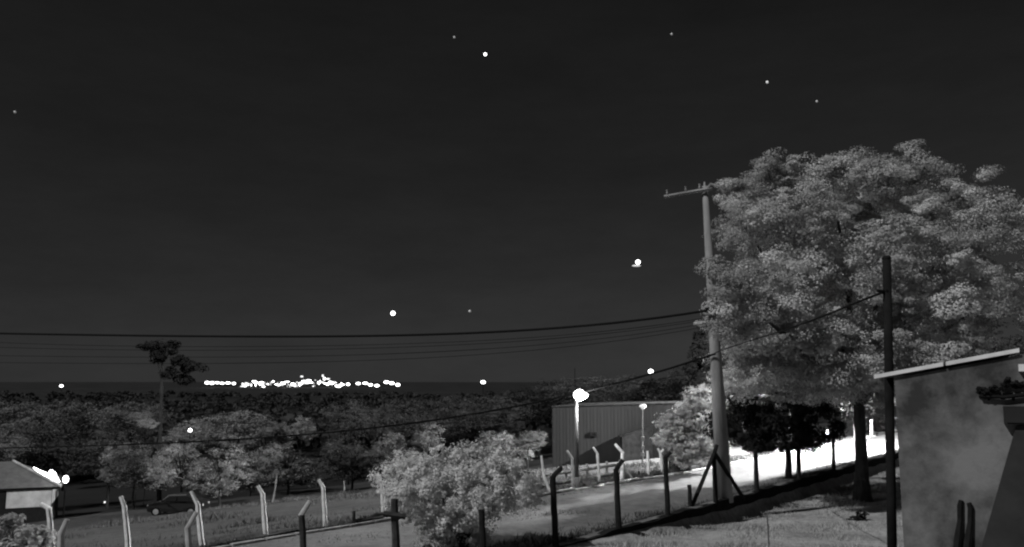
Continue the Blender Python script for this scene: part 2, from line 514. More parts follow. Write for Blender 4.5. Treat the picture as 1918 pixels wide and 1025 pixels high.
mb.prism([(uL + .02, top_at(uL) - .012), (uR, top_at(uR) - .012), (uR, top_at(uR) + .015), (uL + .02, top_at(uL) + .015)], corner + UN * .022, UX, Vector((0, 0, 1)), UB, 4.8)
rf = mb.build('roof', M['tiles'], house)
edge_piece(uL, uM - .012).build('roof_edge_strip', M['trimm'], rf)
edge_piece(uM + .012, uR).build('roof_edge_strip', M['trimm'], rf)

# dark lumpy fitting on the wall
fc = wall_hit(1880, 735, .1)
fit = empty('wall_fitting', fc, 'dark lumpy fitting fixed high on the plastered house wall under the roof', 'wall fitting')
fb = [(wall_hit(px, py, .04) - fc, (r * .0062, .05, r * .0052)) for (px, py, r) in ((1838, 728, 11), (1852, 732, 8), (1866, 727, 7), (1880, 722, 9), (1889, 714, 9), (1900, 721, 9), (1912, 724, 7), (1924, 722, 9), (1846, 738, 8), (1838, 731, 7))]
FITB = fb
mb = MB(); mb.tube([wall_hit(1836, 742, .04), wall_hit(1880, 744, .045), wall_hit(1935, 738, .04)], [.022, .02, .022], 6); mb.build('rail', M['darkwall'], fit)
link_mesh('cluster', crown('cluster', FITB, 70, 60, .022, .022, shell=(.2, 1.0), var=.3), M['leafblack'], fit)
for px in (1852, 1898):
    mb = MB(); mb.tube([wall_hit(px, 743, .04), wall_hit(px, 750, -.02)], .015, 6); mb.build('bracket', M['darkwall'], fit)
q = wall_hit(1916, 689, .03)
mb = MB(); mb.box(q, (.075, .06, .07), (UX, UN, Vector((0, 0, 1)))); mb.solo('pale_fixture', M['white'], 'small pale fixture on the house wall just under the roof end', 'fixture', base=q)
# dark box and an added dark sheet standing in for the shade under it
bx0 = wall_hit(1902, 779, .12)
bb = empty('wall_box', bx0, 'dark square box on the house wall above the dark shade sheet', 'wall box')
a, b = wall_hit(1880, 779, .05), wall_hit(1935, 777, .05); wv = (b - a)
mb = MB(); mb.box((a + b) / 2, (wv.length, .1, .172), (UX, UN, Vector((0, 0, 1)))); mb.build('body', M['sheetdark'], bb)
mb = MB(); mb.box((a + b) / 2 + UN * .056, (wv.length - .04, .012, .14), (UX, UN, Vector((0, 0, 1)))); mb.build('door', M['sheetdark'], bb)
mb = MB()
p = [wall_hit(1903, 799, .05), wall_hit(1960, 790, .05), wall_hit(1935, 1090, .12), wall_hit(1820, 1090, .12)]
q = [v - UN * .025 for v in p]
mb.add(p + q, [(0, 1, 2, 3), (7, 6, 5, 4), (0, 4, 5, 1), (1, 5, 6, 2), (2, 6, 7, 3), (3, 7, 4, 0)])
mb.solo('wall_shade_sheet', mat('wall_shade_tone', .03, noise=.3, scale=3), 'tall dark sheet standing in for shade on the plastered house wall', 'board', base=p[3])  # added sheet in place of shade, no board stands here
# two rough stakes against the wall
for (x0, y0, x1, y1, lab) in ((1798, 937, 1789, 1090, 'rough dark stake against the house wall, farther from the dark shade sheet'),
                              (1817, 942, 1808, 1090, 'rough dark stake against the house wall, between the other stake and the shade sheet')):
    mb = MB(); a, b = wall_hit(x1, y1, .07), wall_hit(x0, y0, .025)
    pts = [a + (b - a) * f + Vector((random.uniform(-.016, .016), 0, 0)) for f in (0, .25, .5, .75, .93, 1)]
    mb.tube(pts, [.046, .038, .04, .03, .032, .024], 6, flat=.55)
    mb.solo('stake', M['darkpost'], lab, 'stake', 'stakes against the house wall', base=a)

# service mast at the house corner
mast_b, mast_t = W(1671, 1025, 10.4), W(1661, 487, 10.4)
mast_b = mast_b + (mast_b - mast_t).normalized() * 1.6
mast = empty('service_mast', mast_b, 'tall dark service mast rising beside the house corner in front of the big tree', 'mast')
mb = MB(); mb.tube([mast_b, mast_t], [.058, .05], 10); mb.build('pole', M['darkmetal'], mast, smooth=True)
mb = MB(); mb.ball(mast_t + Vector((0, 0, .02)), (.056, .056, .04)); mb.build('cap', M['darkmetal'], mast)
MASTP = W(1662, 545, 10.35)
mb = MB(); mb.tube([MASTP + Vector((0, .05, 0)), MASTP + Vector((-.12, 0, 0))], .022, 6); mb.build('insulator', M['darkmetal'], mast)

# warehouse across the street, profiled metal sheets built one by one
wy = 60.0
A, B = W(1034, 763, wy), W(1268, 757, wy - 2.5)
hx = (Vector((B.x, B.y, 0)) - Vector((A.x, A.y, 0))); wl_ = hx.length; hx.normalize(); hn = Vector((hx.y, -hx.x, 0))
zb = gz(A.x, A.y) - 1.2
wh = empty('warehouse', (A.x, A.y, zb), 'plain grey metal-clad warehouse behind the street lamp', 'warehouse')
npan = 18; pw_ = wl_ / npan
base = Vector((A.x, A.y, 0))
zt = lambda u: A.z + (B.z - A.z) * u / wl_
mb = MB(); mb.prism([(0, zb), (wl_, zb), (wl_, zt(wl_) - .05), (0, zt(0) - .05)], base - hn * .04, hx, Vector((0, 0, 1)), -hn, 9.0)
mb.build('wall', M['sheetdark'], wh)
for i in range(npan):
    u0, u1 = i * pw_ + .005, (i + 1) * pw_ - .005
    mb = MB()
    dz = random.uniform(-.02, .02)
    prof = [(u0, 0), (u0 + .05, .004), (u0 + pw_ * .35, .004), (u0 + pw_ * .42, .0), (u0 + pw_ * .58, .0), (u0 + pw_ * .65, .004), (u1 - .05, .004), (u1, 0)]
    k = len(mb.v)
    for (u, o) in prof:
        for z in (zb, zt(u) + dz): mb.v.append(tuple(base + hx * u + hn * (o - .02) + Vector((0, 0, z))))
    for j in range(len(prof) - 1): mb.f.append((2 * j, 2 * j + 2, 2 * j + 3, 2 * j + 1))
    mb.build('wall_panel', M['sheet'], wh)
mb = MB(); mb.prism([(-.04, zt(0) + .025), (wl_ + .04, zt(wl_) + .025), (wl_ + .04, zt(wl_) + .08), (-.04, zt(0) + .08)], base + hn * .04, hx, Vector((0, 0, 1)), -hn, 9.2)
mb.build('roof', M['sheetdark'], wh)
c = W(1120, 811, wy + .6); uu = (Vector((c.x, c.y, 0)) - base).dot(hx)
mb = MB(); mb.box(base + hx * uu + hn * .03 + Vector((0, 0, c.z)), (.5, .1, .3), (hx, hn, Vector((0, 0, 1)))); vf = mb.build('vent', M['rubber'], wh)
mb = MB()
for k in range(3): mb.box(base + hx * uu + hn * .09 + Vector((0, 0, c.z - .09 + k * .09)), (.46, .03, .02), (hx, hn, Vector((0, 0, 1))))
mb.build('louvre', M['sheetdark'], vf)
# added dark block shaped like the shadow on the warehouse front
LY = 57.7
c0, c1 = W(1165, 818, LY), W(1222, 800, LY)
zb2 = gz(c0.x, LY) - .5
lt = empty('shadow_block', (c0.x, LY, zb2), 'small dark block standing in for the shadow on the grey warehouse', 'shadow block')
mb = MB(); mb.prism([(0, zb2), (c1.x - c0.x, zb2), (c1.x - c0.x, c1.z), (0, c0.z)], (c0.x, LY, 0), Vector((1, 0, 0)), Vector((0, 0, 1)), Vector((0, 1, 0)), .7); mb.build('wall', M['darkwall'], lt)  # body of the added shadow block, not a shed wall
mb = MB(); mb.prism([(-.15, c0.z - .03), (c1.x - c0.x + .15, c1.z + .04), (c1.x - c0.x + .15, c1.z + .12), (-.15, c0.z + .05)], (c0.x, LY - .06, 0), Vector((1, 0, 0)), Vector((0, 0, 1)), Vector((0, 1, 0)), .8); mb.build('roof', M['darkwall'], lt)  # top edge of the added shadow block, not a shed roof

# bungalow at the field's edge
HY = 64.0
zb3 = gz(W(100, 915, HY).x, HY) - .6
BX = Vector((.92, .392, 0)).normalized(); BY_ = Vector((-BX.y, BX.x, 0)); ZZ = Vector((0, 0, 1))
fc_ = W(106, 914, HY)                               # front eave corner
ze = fc_.z; o_ = Vector((fc_.x, fc_.y, 0))
bun = empty('bungalow', o_ + Vector((0, 0, zb3)), 'low house with a grey hipped roof and pale wall panel at the field corner', 'house')
def bp(u, v, z): return o_ + BX * u + BY_ * v + ZZ * z
BW, BD, RZ = 11.0, 6.5, W(-8, 866, HY + 2).z
mb = MB(); mb.prism([(-BW, zb3), (-.3, zb3), (-.3, ze), (-BW, ze)], bp(0, .35, 0), BX, ZZ, BY_, BD - .7); mb.build('wall', mat('dark_render', .015, noise=.3), bun)
lo = W(40, 949, HY).z; hh = ze - .12
def panel(u0, u1, v, z0, z1, side=False):
    mb = MB()
    if side: mb.prism([(u0, z0), (u1, z0), (u1, z1), (u0, z1)], bp(-.3, 0, 0), BY_, ZZ, BX, .05)
    else: mb.prism([(u0, z0), (u1, z0), (u1, z1), (u0, z1)], bp(0, v - .05, 0), BX, ZZ, BY_, .049)
    mb.build('wall_panel', M['offwhite'], bun)
panel(-3.2, -.32, .35, lo, hh)
panel(.4, 5.2, 0, lo + .2, hh, True)
mb = MB()
r1 = [bp(-BW - .5, 0, ze), bp(.25, 0, ze), bp(.25, BD, ze), bp(-BW - .5, BD, ze), bp(-3.3, BD / 2, RZ), bp(-BW + 2, BD / 2, RZ)]
mb.add([v + ZZ * .1 for v in r1], [(0, 1, 4, 5), (1, 2, 4), (2, 3, 5, 4), (3, 0, 5)]); mb.add([v - ZZ * .02 for v in r1[:4]], [(3, 2, 1, 0)])
rfb = mb.build('roof', M['tiles'], bun)
mb = MB(); mb.tube([r1[1] + ZZ * .13, r1[4] + ZZ * .15], .09, 6); mb.build('hip_cap', M['palepost'], rfb)
mb = MB(); mb.prism([(-BW - .5, ze - .08), (.25, ze - .08), (.25, ze + .08), (-BW - .5, ze + .08)], bp(0, -.06, 0), BX, ZZ, BY_, .055); mb.build('fascia', M['rubber'], rfb)

# ================================================================== STREET LAMPS AND POLES
def point(name, loc, e, parent=None, r=.15):
    d = bpy.data.lights.new(name, 'POINT'); d.energy = e; d.shadow_soft_size = r
    o = bpy.data.objects.new(name, d); C.objects.link(o)
    if parent: o.parent = parent; o.location = loc - parent.location
    else: o.location = loc
    return o
# lamp 1
lb = on_line(1081, lambda t: wid(t) + .45); lt_ = W(1079, 741, lb.y)
sl = empty('street_lamp', lb, 'brightly glowing street lamp on a slim post before the grey warehouse', 'street lamp')
mb = MB(); mb.tube([lb - Vector((0, 0, .3)), lb + Vector((0, 0, .4))], [.13, .12], 10); mb.tube([lb + Vector((0, 0, .3)), lt_], [.085, .06], 10); mb.build('post', M['palepost2'], sl, smooth=True)
lc = W(1086, 740, lb.y)
mb = MB(); mb.tube([lt_ + Vector((0, 0, -.05)), lt_ + Vector((.02, 0, .1)), lc + Vector((0, 0, .26))], .03, 6); mb.build('arm', M['metal'], sl)
mb = MB(); mb.ball(lc, (.24, .22, .2), 14, 9); mb.ball(lc + Vector((.16, -.05, -.02)), (.15, .14, .11), 10, 7); mb.ball(lc + Vector((-.05, 0, -.12)), (.14, .14, .12), 10, 7); mb.build('globe', M['lamp'], sl, smooth=True)
mb = MB(); mb.tube([lt_ + Vector((-.03, 0, -.1)), lt_ + Vector((-.04, 0, 1.05))], .012, 5); mb.build('aerial', M['darkmetal'], sl)
point('lamp_light', lc + Vector((.2, -.16, -.36)), 240, sl, .12)
# lamp 2: mushroom lamp
l2 = ground_at(1204, 46); lt2 = W(1203, 766, 46)
s2 = empty('mushroom_lamp', l2, 'dim mushroom-topped lamp on a thin post beside the dark shadow block', 'street lamp')
mb = MB(); mb.tube([l2 - Vector((0, 0, .2)), lt2], [.05, .035], 8); mb.build('post', M['palepost2'], s2)
mb = MB(); k = 12
prof = [(.02, .13), (.1, .12), (.17, .07), (.2, .0), (.185, -.03)]
for (r, z) in prof:
    for j in range(k): mb.v.append((lt2.x + .03 + r * math.cos(2 * math.pi * j / k), lt2.y + r * math.sin(2 * math.pi * j / k), lt2.z + .12 + z))
for i in range(len(prof) - 1):
    for j in range(k): mb.f.append((i * k + j, (i + 1) * k + j, (i + 1) * k + (j + 1) % k, i * k + (j + 1) % k))
mb.f.append(tuple(range(k))); mb.build('shade', M['lampdim'], s2, smooth=True)
mb = MB(); mb.ball(lt2 + Vector((.03, 0, .06)), (.11, .11, .09)); mb.build('globe', M['lampdim'], s2, smooth=True)
for (py, r) in ((822, .16), (838, .13), (851, .17)):
    mb = MB(); c = W(1204, py, 45.9); mb.box(c, (r * 1.1, .1, r * 1.2)); mb.build('sign_plate', M['concrete'], s2)
# hidden street lamp further up the street, behind the big tree
hl = road_pt(32, wid(32) + .6, .1)
hs = empty('roadside_lamp', hl, 'tall street lamp hidden behind the big tree, lighting the street white', 'street lamp')
mb = MB(); mb.tube([hl - Vector((0, 0, .3)), hl + Vector((0, 0, 6.6))], [.11, .07], 8); mb.build('post', M['darkpost'], hs)
he = hl - NN * 1.8 + Vector((0, 0, 7.0))
mb = MB(); mb.tube([hl + Vector((0, 0, 6.5)), hl - NN * .8 + Vector((0, 0, 7.0)), he], .035, 6); mb.build('arm', M['darkpost'], hs)
mb = MB(); mb.ball(he, (.3, .3, .1)); mb.build('lamp_head', M['darkpost'], hs, smooth=True)
mb = MB(); mb.ball(he - Vector((0, 0, .06)), (.2, .2, .06)); mb.build('globe', M['stardim'], hs, smooth=True)
spd = bpy.data.lights.new('lamp_light', 'SPOT'); spd.energy = 95000; spd.spot_size = R(178); spd.spot_blend = .06; spd.shadow_soft_size = .15
spo = bpy.data.objects.new('lamp_light', spd); C.objects.link(spo); spo.parent = hs; spo.location = he - Vector((0, 0, .3)) - hl
q_ = road_pt(32, .25) - (he - Vector((0, 0, .3))); q_ = Vector((q_.dot(NN), 0, q_.z)).normalized()   # shielded on the yard side
spo.rotation_euler = (NN * (q_.z * -1) + Vector((0, 0, q_.x))).normalized().to_track_quat('-Z', 'Y').to_euler()

# utility pole
PY = 30.0
pb, pt = W(1358, 938, PY), W(1320, 349, PY)
pb.z = -.1
pole = empty('utility_pole', pb, 'tall tapering concrete utility pole in front of the big tree', 'utility pole')
mb = MB(); mb.tube([pb, pb + (pt - pb) * .45, pt], [.285, .2, .1], 10); mb.build('shaft', M['concrete'], pole, smooth=True)
a, b = W(1244, 369, PY + .3), W(1334, 353, PY - .25)
ca = MB().tube([a, b], .065, 4).build('crossarm', M['concrete'], pole)
for px in (1250, 1285, 1311):
    f = (px - 1244) / 90.; p = a + (b - a) * f
    mb = MB(); mb.tube([p + Vector((0, 0, .05)), p + Vector((0, 0, .12)), p + Vector((0, 0, .16)), p + Vector((0, 0, .24))], [.02, .05, .03, .045], 7); mb.build('insulator', M['concrete'], ca)
mb = MB(); mb.tube([W(1317, 362, PY - .1), W(1332, 345, PY - .3), W(1349, 350, PY - .5), W(1356, 361, PY - .5)], [.05, .05, .045, .06], 6); mb.build('lamp_arm', M['concrete'], pole)
mb = MB(); mb.tube([pt, pt + Vector((0, 0, .16))], [.05, .03], 6); mb.build('pole_top_pin', M['metal'], pole)
PATT = W(1331, 581, PY - .2)
mb = MB(); mb.box(PATT + Vector((0, -.05, 0)), (.34, .12, .16)); mb.build('cable_clamp', M['darkmetal'], pole)

# ------------------------------------------------------------------ cables
def span(pix, y0, y1, rad, name, m, label, cat='cable', group=None):
    """smooth curve through measured columns, its distance changing evenly"""
    xs = np.array([p[0] for p in pix], float); yy = np.array([p[1] for p in pix], float)
    co = np.polyfit((xs - xs[0]) / 1000, yy, min(4, len(pix) - 1))
    pts = []
    xa, xb = (xs[0] - CX) / FPX * y0, (xs[-1] - CX) / FPX * y1
    for i in range(41):
        f = i / 40; X, Y = xa + (xb - xa) * f, y0 + (y1 - y0) * f
        px = CX + FPX * X / Y
        pts.append(W(px, float(np.polyval(co, (px - xs[0]) / 1000)), Y))
    mb = MB(); mb.tube(pts, rad, 6); return mb.solo(name, m, label, cat, group, base=pts[0])
span([(-120, 622), (0, 625), (300, 629), (500, 630.5), (800, 627), (1000, 618), (1200, 599), (1331, 581)], 40, PY - .3, .045, 'power_cable', M['cable'],
     'thick black cable sagging across the sky to the utility pole', group='cables to the utility pole')
for dy, dl, lab in ((13, 20, 'thin faint cable just below the thick black cable'), (24, 27, 'thin faint cable second below the thick black cable'), (42, 40, 'thin faint cable third below the thick black cable'), (56, 52, 'lowest thin faint cable above the distant town')):
    span([(-120, 622 + dy), (300, 629 + dl), (600, 629 + dl * .95), (900, 622 + dl * .8), (1150, 606 + dl * .65), (1332, 584 + dl * .5)], 42, PY - .25, .011, 'thin_cable', M['thincable'], lab, group='cables to the utility pole')
span([(-80, 842), (330, 828), (610, 813), (760, 795), (940, 762), (1130, 727), (1275, 686), (1340, 661)], 74, PY - .32, .042, 'low_cable', M['cable'],
     'black cable running low across the dark trees to the utility pole', group='cables to the utility pole')
span([(1340, 661), (1420, 634), (1500, 608), (1580, 577), (1662, 545)], PY - .32, 10.35, .018, 'service_cable', M['cable'],
     'black cable climbing from the utility pole to the dark house mast')

# ================================================================== FENCES
def post(name, pts, Y, r, m, label, group, foot=None, arm_m=None, arm_r=None):
    """pts: arm tip, bend, base (picture columns and rows) at distance Y; foot: how far down it really goes"""
    P = [W(x, y, Y) for (x, y) in pts]
    base = P[-1].copy()
    if foot is not None:
        d = (P[-1] - P[-2]).normalized(); k = (foot - P[-1].z) / d.z; base = P[-1] + d * k
    root = empty(name, base, label, 'fence post', group)
    bend = P[-2]; up = (bend - base).normalized()
    mb = MB(); mid = base + (bend - base) * .5 + Vector((random.uniform(-.012, .012), 0, 0))
    mb.tube([base + (bend - base) * f_ + Vector((random.uniform(-.006, .006), 0, 0)) for f_ in (0, .15, .3, .45, .6, .75, .88, 1)], [r * (1.14 - .14 * f_) * random.uniform(.93, 1.08) for f_ in (0, .15, .3, .45, .6, .75, .88, 1)], 8); mb.build('shaft', m, root)
    if len(P) > 2:
        mb = MB(); mb.tube([bend - (P[0] - bend).normalized() * r * .55, P[0]], [r * .92, r * .78], 8); mb.build('arm', arm_m or m, root)
    return root
GN = 'posts of the near fence'
near = [
    (114, [(126, 973), (114, 1002), (114, 1024)], 'palepost', 'pale bent fence post beside the pale leafy bush, arm tilted towards the street'),
    (354, [(368, 960), (352, 988), (354, 1023)], 'palepost', 'pale bent fence post overlapping the whitewashed post before the dark car'),
    (567, [(581, 939), (565, 964), (568, 1025)], 'darkpost2', 'dark fence post with a pale tilted arm, by the log pile'),
    (904, [(902, 955), (905, 1025)], 'darkpost', 'dark fence post half hidden by the big pale bush'),
    (1040, [(1053, 875), (1035, 894), (1041, 1022)], 'darkpost', 'black bent fence post with the longest arm, right of the pale bush'),
    (1158, [(1167, 861), (1154, 880), (1159, 985)], 'darkpost', 'black bent fence post overlapping the curled white post'),
    (1249, [(1257, 847), (1246, 857), (1251, 965)], 'darkpost', 'black bent fence post beside the white gate frame'),
    (1417, [(1415, 843), (1418, 922)], 'darkpost', 'black straight fence post beyond the utility pole, before the white street'),
    (1496, [(1495, 800), (1496, 899)], 'darkpost', 'black straight fence post beside the small dark tree trunk'),
    (1561, [(1560, 800), (1562, 880)], 'darkpost', 'black straight fence post between the small dark tree and big trunk'),
    (1664, [(1662, 775), (1664, 856)], 'darkpost', 'slim black fence post nearest the dark house mast'),
]
for px, pts, mk, lab in near:
    p = on_line(px, lambda t: .05)
    post('fence_post', pts, p.y, (.045 if px < 500 else .055 if px < 600 else .075 if px < 1400 else .08), M[mk], lab, GN, foot=-.25, arm_m=M['palepost'] if px == 567 else None)  # pale arm on a dark shaft: light on it put into its colour
# post with a crosspiece
p = on_line(740, lambda t: .05)
r_ = post('fence_post', [(739, 935), (742, 1025)], p.y, .075, M['darkpost2'], 'dark fence post with a wooden crosspiece, before the pale bush', GN, foot=-.25)
mb = MB(); c0, c1 = W(718, 962, p.y - .09), W(760, 968, p.y - .09); mb.tube([c0, c1], .055, 4); mb.build('crosspiece', M['darkpost2'], r_)
# braced strainer post
p = on_line(1339, lambda t: .05); Y = p.y
st_ = empty('strainer_post', (p.x, p.y, -.2), 'black braced strainer post in an A shape before the utility pole', 'fence post', GN)
mb = MB(); mb.tube([W(1341, 952, Y), W(1337, 852, Y), W(1343, 833, Y)], [.085, .075, .06], 8); mb.build('shaft', M['darkpost'], st_)
for q, lab in (((1292, 958), None), ((1393, 934), None)):
    mb = MB(); mb.tube([W(q[0], q[1], Y + (1.2 if q[0] > 1340 else -1.0)), W(1338, 848, Y)], .07, 8); mb.build('brace', M['darkpost'], st_)
post('stub_post', [(1291, 908), (1293, 952)], on_line(1292, lambda t: .3).y, .065, M['darkpost'], 'short black stub post at the foot of the strainer brace', GN, foot=-.2)

GF = 'posts of the far fence'
far = [
    (96, [(76, 944), (92, 953), (97, 1024)], 'whitepost', 'whitewashed bent post in front of the low hipped-roof house'),
    (240, [(226, 930), (233, 948), (240, 1024)], 'whitepost', 'whitewashed bent post standing between the low house and dark car'),
    (377, [(358, 920), (370, 945), (378, 1020)], 'whitepost', 'whitewashed bent post in front of the dark parked car'),
    (498, [(483, 910), (492, 926), (498, 1006)], 'whitepost', 'whitewashed bent post between the dark car and the dark pale-armed post'),
    (610, [(597, 898), (605, 913), (610, 992)], 'whitepost', 'whitewashed bent post near the dark log pile'),
    (718, [(705, 888), (715, 905), (719, 977)], 'whitepost', 'whitewashed bent post half covered by the pale bush'),
    (1022, [(1014, 854), (1019, 893), (1032, 926)], 'whitepost', 'crooked white post beside the round clipped bush'),
    (1073, [(1062, 844), (1072, 859), (1074, 922)], 'palepost', 'dim bent post just before the glowing lamp post'),
    (1122, [(1111, 838), (1119, 850), (1124, 913)], 'palepost', 'pale bent post below the warehouse vent'),
    (1164, [(1152, 832), (1166, 848), (1165, 905)], 'whitepost', 'thick white post with a bright curled top and brace'),
    (1215, [(1213, 845), (1216, 901)], 'whitepost', 'straight white post in front of the mushroom lamp'),
    (1239, [(1232, 840), (1237, 849), (1241, 890)], 'whitepost', 'white post with a forked top beside the gate frame'),
    (1322, [(1317, 835), (1322, 845), (1324, 880)], 'whitepost', 'white post below the lit leafy tree near the utility pole'),
]
for px, pts, mk, lab in far:
    s0 = lambda t: wid(t) + .3
    p = on_line(px, s0)
    thick = .075 if px in (1164,) else .055
    r_ = post('fence_post', pts, p.y, thick, M[mk], lab, GF, foot=-.1)
    if px == 1164:
        for q in ((1189, 904), (1171, 900)):
            mb = MB(); mb.tube([W(q[0], q[1], p.y + .15), W(1166, 868, p.y)], .04, 6); mb.build('brace', M['palepost'], r_)
    if px == 1239:
        mb = MB(); mb.tube([W(1236, 850, p.y), W(1243, 842, p.y)], .05, 6); mb.build('arm', M[mk], r_)
# far right: white posts along the lit side of the street
for px, y0, y1, lab in ((1549, 806, 838, 'white-lit fence post across the street next to the straight black post'), (1602, 788, 830, 'white-lit fence post across the street just before the big trunk'), (1632, 786, 826, 'white-lit fence post across the street just past the big trunk')):
    p = on_line(px, lambda t: wid(t) + .4)
    post('fence_post', [(px, y0), (px, y1)], p.y, .08, M['whitepost'], lab, GF, foot=-.1)
# rails behind the far fence
pA, pB = on_line(1010, lambda t: wid(t) + 1.3), on_line(1165, lambda t: wid(t) + 1.3)
rl = empty('rail_fence', pA, 'low two-rail grey fence behind the glowing street lamp', 'fence')
for zz in (.25, .62):
    mb = MB(); mb.tube([Vector((pA.x, pA.y, zz - .15)), Vector((pB.x, pB.y, zz - .1))], .07, 6); mb.build('rail', M['concrete'], rl)
for f in (.02, .3, .55, .8, .98):
    q = pA + (pB - pA) * f; mb = MB(); mb.tube([Vector((q.x, q.y + .06, -.5)), Vector((q.x, q.y + .06, .7))], .06, 6); mb.build('post', M['concrete'], rl)
# white gate frame
p = on_line(1263, lambda t: wid(t) + .5); Y = p.y
gt = empty('gate', (p.x, p.y, 0), 'small dark gate in a white frame beside the lit kerb', 'gate')
for a_, b_ in (((1249, 893), (1250, 853)), ((1278, 890), (1277, 849))):
    mb = MB(); mb.tube([W(*a_, Y), W(*b_, Y)], .06, 6); mb.build('frame_post', M['whitepost'], gt)
mb = MB(); mb.tube([W(1246, 856, Y), W(1280, 850, Y)], .075, 4); mb.build('top_bar', M['whitepost'], gt)
a_, b_ = W(1253, 887, Y + .1), W(1274, 862, Y + .1)
n_ = 5
for i in range(n_):
    mb = MB(); w_ = (b_.x - a_.x) / n_
    mb.box((a_.x + w_ * (i + .5), Y + .1, (a_.z + b_.z) / 2), (w_ - .015, .04, b_.z - a_.z)); mb.build('board', M['darkpost2'], gt)

# ================================================================== PARKED CAR
cy = 60.0
c0 = W(334, 962, cy); cz = gz(c0.x, cy)
c0.z = W(334, 964, cy).z
car = empty('parked_car', c0, 'dark parked car under the trees at the edge of the field', 'car')
ux = Vector((1, 0, 0)); L0 = -1.85
prof = [(-1.85, .34), (-1.88, .62), (-1.72, .82), (-1.05, .92), (-.45, 1.40), (.75, 1.44), (1.45, 1.02), (1.86, .92), (1.9, .4), (1.75, .28), (-1.7, .28)]
mb = MB()
rings = [(-.82, .90, -.02), (-.74, 1.0, 0), (.74, 1.0, 0), (.82, .90, -.02)]
for (yy, sc, dz) in rings:
    for (u, z) in prof:
        zz = .6 + (z - .6) * sc if z > .6 else z
        tuck = 1.0 if z < .95 else .82
        mb.v.append((c0.x + u * (1 if sc == 1 else .985), c0.y + yy * tuck, c0.z + zz))
n_ = len(prof)
for i in range(3):
    for j in range(n_):
        j2 = (j + 1) % n_
        mb.f.append((i * n_ + j, i * n_ + j2, (i + 1) * n_ + j2, (i + 1) * n_ + j))
mb.f.append(tuple(range(n_))[::-1]); mb.f.append(tuple(3 * n_ + i for i in range(n_)))
mb.build('body', M['carpaint'], car)
for (u0, u1, u2, u3) in ((-.86, -.42, .1, .1), (.18, .18, .68, 1.15)):
    mb = MB(); y_ = -.70
    mb.add([(c0.x + u0, c0.y - .80, c0.z + .98), (c0.x + u3, c0.y - .80, c0.z + .98), (c0.x + u2, c0.y - .685, c0.z + 1.33), (c0.x + u1, c0.y - .685, c0.z + 1.33),
            (c0.x + u0, c0.y - .77, c0.z + .98), (c0.x + u3, c0.y - .77, c0.z + .98), (c0.x + u2, c0.y - .655, c0.z + 1.33), (c0.x + u1, c0.y - .655, c0.z + 1.33)],
           [(0, 1, 2, 3), (7, 6, 5, 4), (0, 4, 5, 1), (1, 5, 6, 2), (2, 6, 7, 3), (3, 7, 4, 0)]); mb.build('window', M['glass'], car)
for u in (-1.2, 1.15):
    for s in (-1, 1):
        mb = MB(); q = Vector((c0.x + u, c0.y + s * .78, c0.z + .31)); mb.tube([q - Vector((0, .1, 0)), q + Vector((0, .1, 0))], .31, 14); wv_ = mb.build('wheel', M['rubber'], car)
        mb = MB(); mb.tube([q + Vector((0, s * .1, 0)), q + Vector((0, s * .115, 0))], .19, 10); mb.build('rim', M['metal'], wv_)
for s in (-.55, .55):
    mb = MB(); mb.ball((c0.x + 1.84, c0.y + s, c0.z + .72), (.07, .16, .09)); mb.build('tail_lamp', M['chrome'], car)
    mb = MB(); mb.ball((c0.x - 1.84, c0.y + s, c0.z + .66), (.07, .17, .08)); mb.build('headlight', M['chrome'], car)
mb = MB(); mb.ball((c0.x - .62, c0.y - .93, c0.z + 1.0), (.09, .06, .07)); mb.build('mirror', M['carpaint'], car)

# ================================================================== SMALL THINGS
# dark logs by the kerb
lY = lambda x: on_line(x, lambda t: wid(t) + .08).y
for pts_, r, lab in ((((652, 986), (664, 980)), .075, 'short dark log lying at the near end of the kerbside pile'),
                     (((668, 977), (690, 972), (716, 969)), .07, 'long dark log lying flat in the kerbside pile'),
                     (((690, 980), (697, 968), (706, 963), (716, 962)), .06, 'bent dark branch arching over the kerbside log pile'),
                     (((664, 976), (663, 957)), .055, 'short dark stump standing upright by the log pile'),
                     (((682, 980), (684, 966)), .06, 'dark block stump in the middle of the log pile')):
    P_ = [W(x, y, lY(x)) for x, y in pts_]
    mb = MB(); mb.tube(P_, [r * random.uniform(.85, 1.1) for _ in P_], 8); mb.solo('log', M['log'], lab, 'log', 'logs by the kerb', base=P_[0])
# thin stake and dark weed on the lawn
def lawn_at(px, py):
    lo_, hi_ = 5.0, 60.0
    for _ in range(50):
        m_ = (lo_ + hi_) / 2; q_ = W(px, py, m_)
        if q_.z > gz(q_.x, q_.y): lo_ = m_
        else: hi_ = m_
    return W(px, py, lo_)
a = lawn_at(1440, 1024); b = W(1436, 958, a.y)
mb = MB(); mb.tube([a - Vector((0, 0, .2)), (a + b) / 2 + Vector((.01, 0, 0)), b], [.022, .02, .014], 6); mb.solo('stake', M['palepost2'], 'thin pale stake standing alone on the lawn', 'stake', base=a)
a = lawn_at(1618, 974)
wd = empty('weed_plant', a, 'small dark weed on the lawn between the big trunk and mast', 'plant')
link_mesh('leaves', crown('leaves', [((0, 0, .16), (.2, .2, .13)), ((-.3, 0, .05), (.25, .12, .05))], 26, 26, .09, .08, sub=3), M['leafblack'], wd)
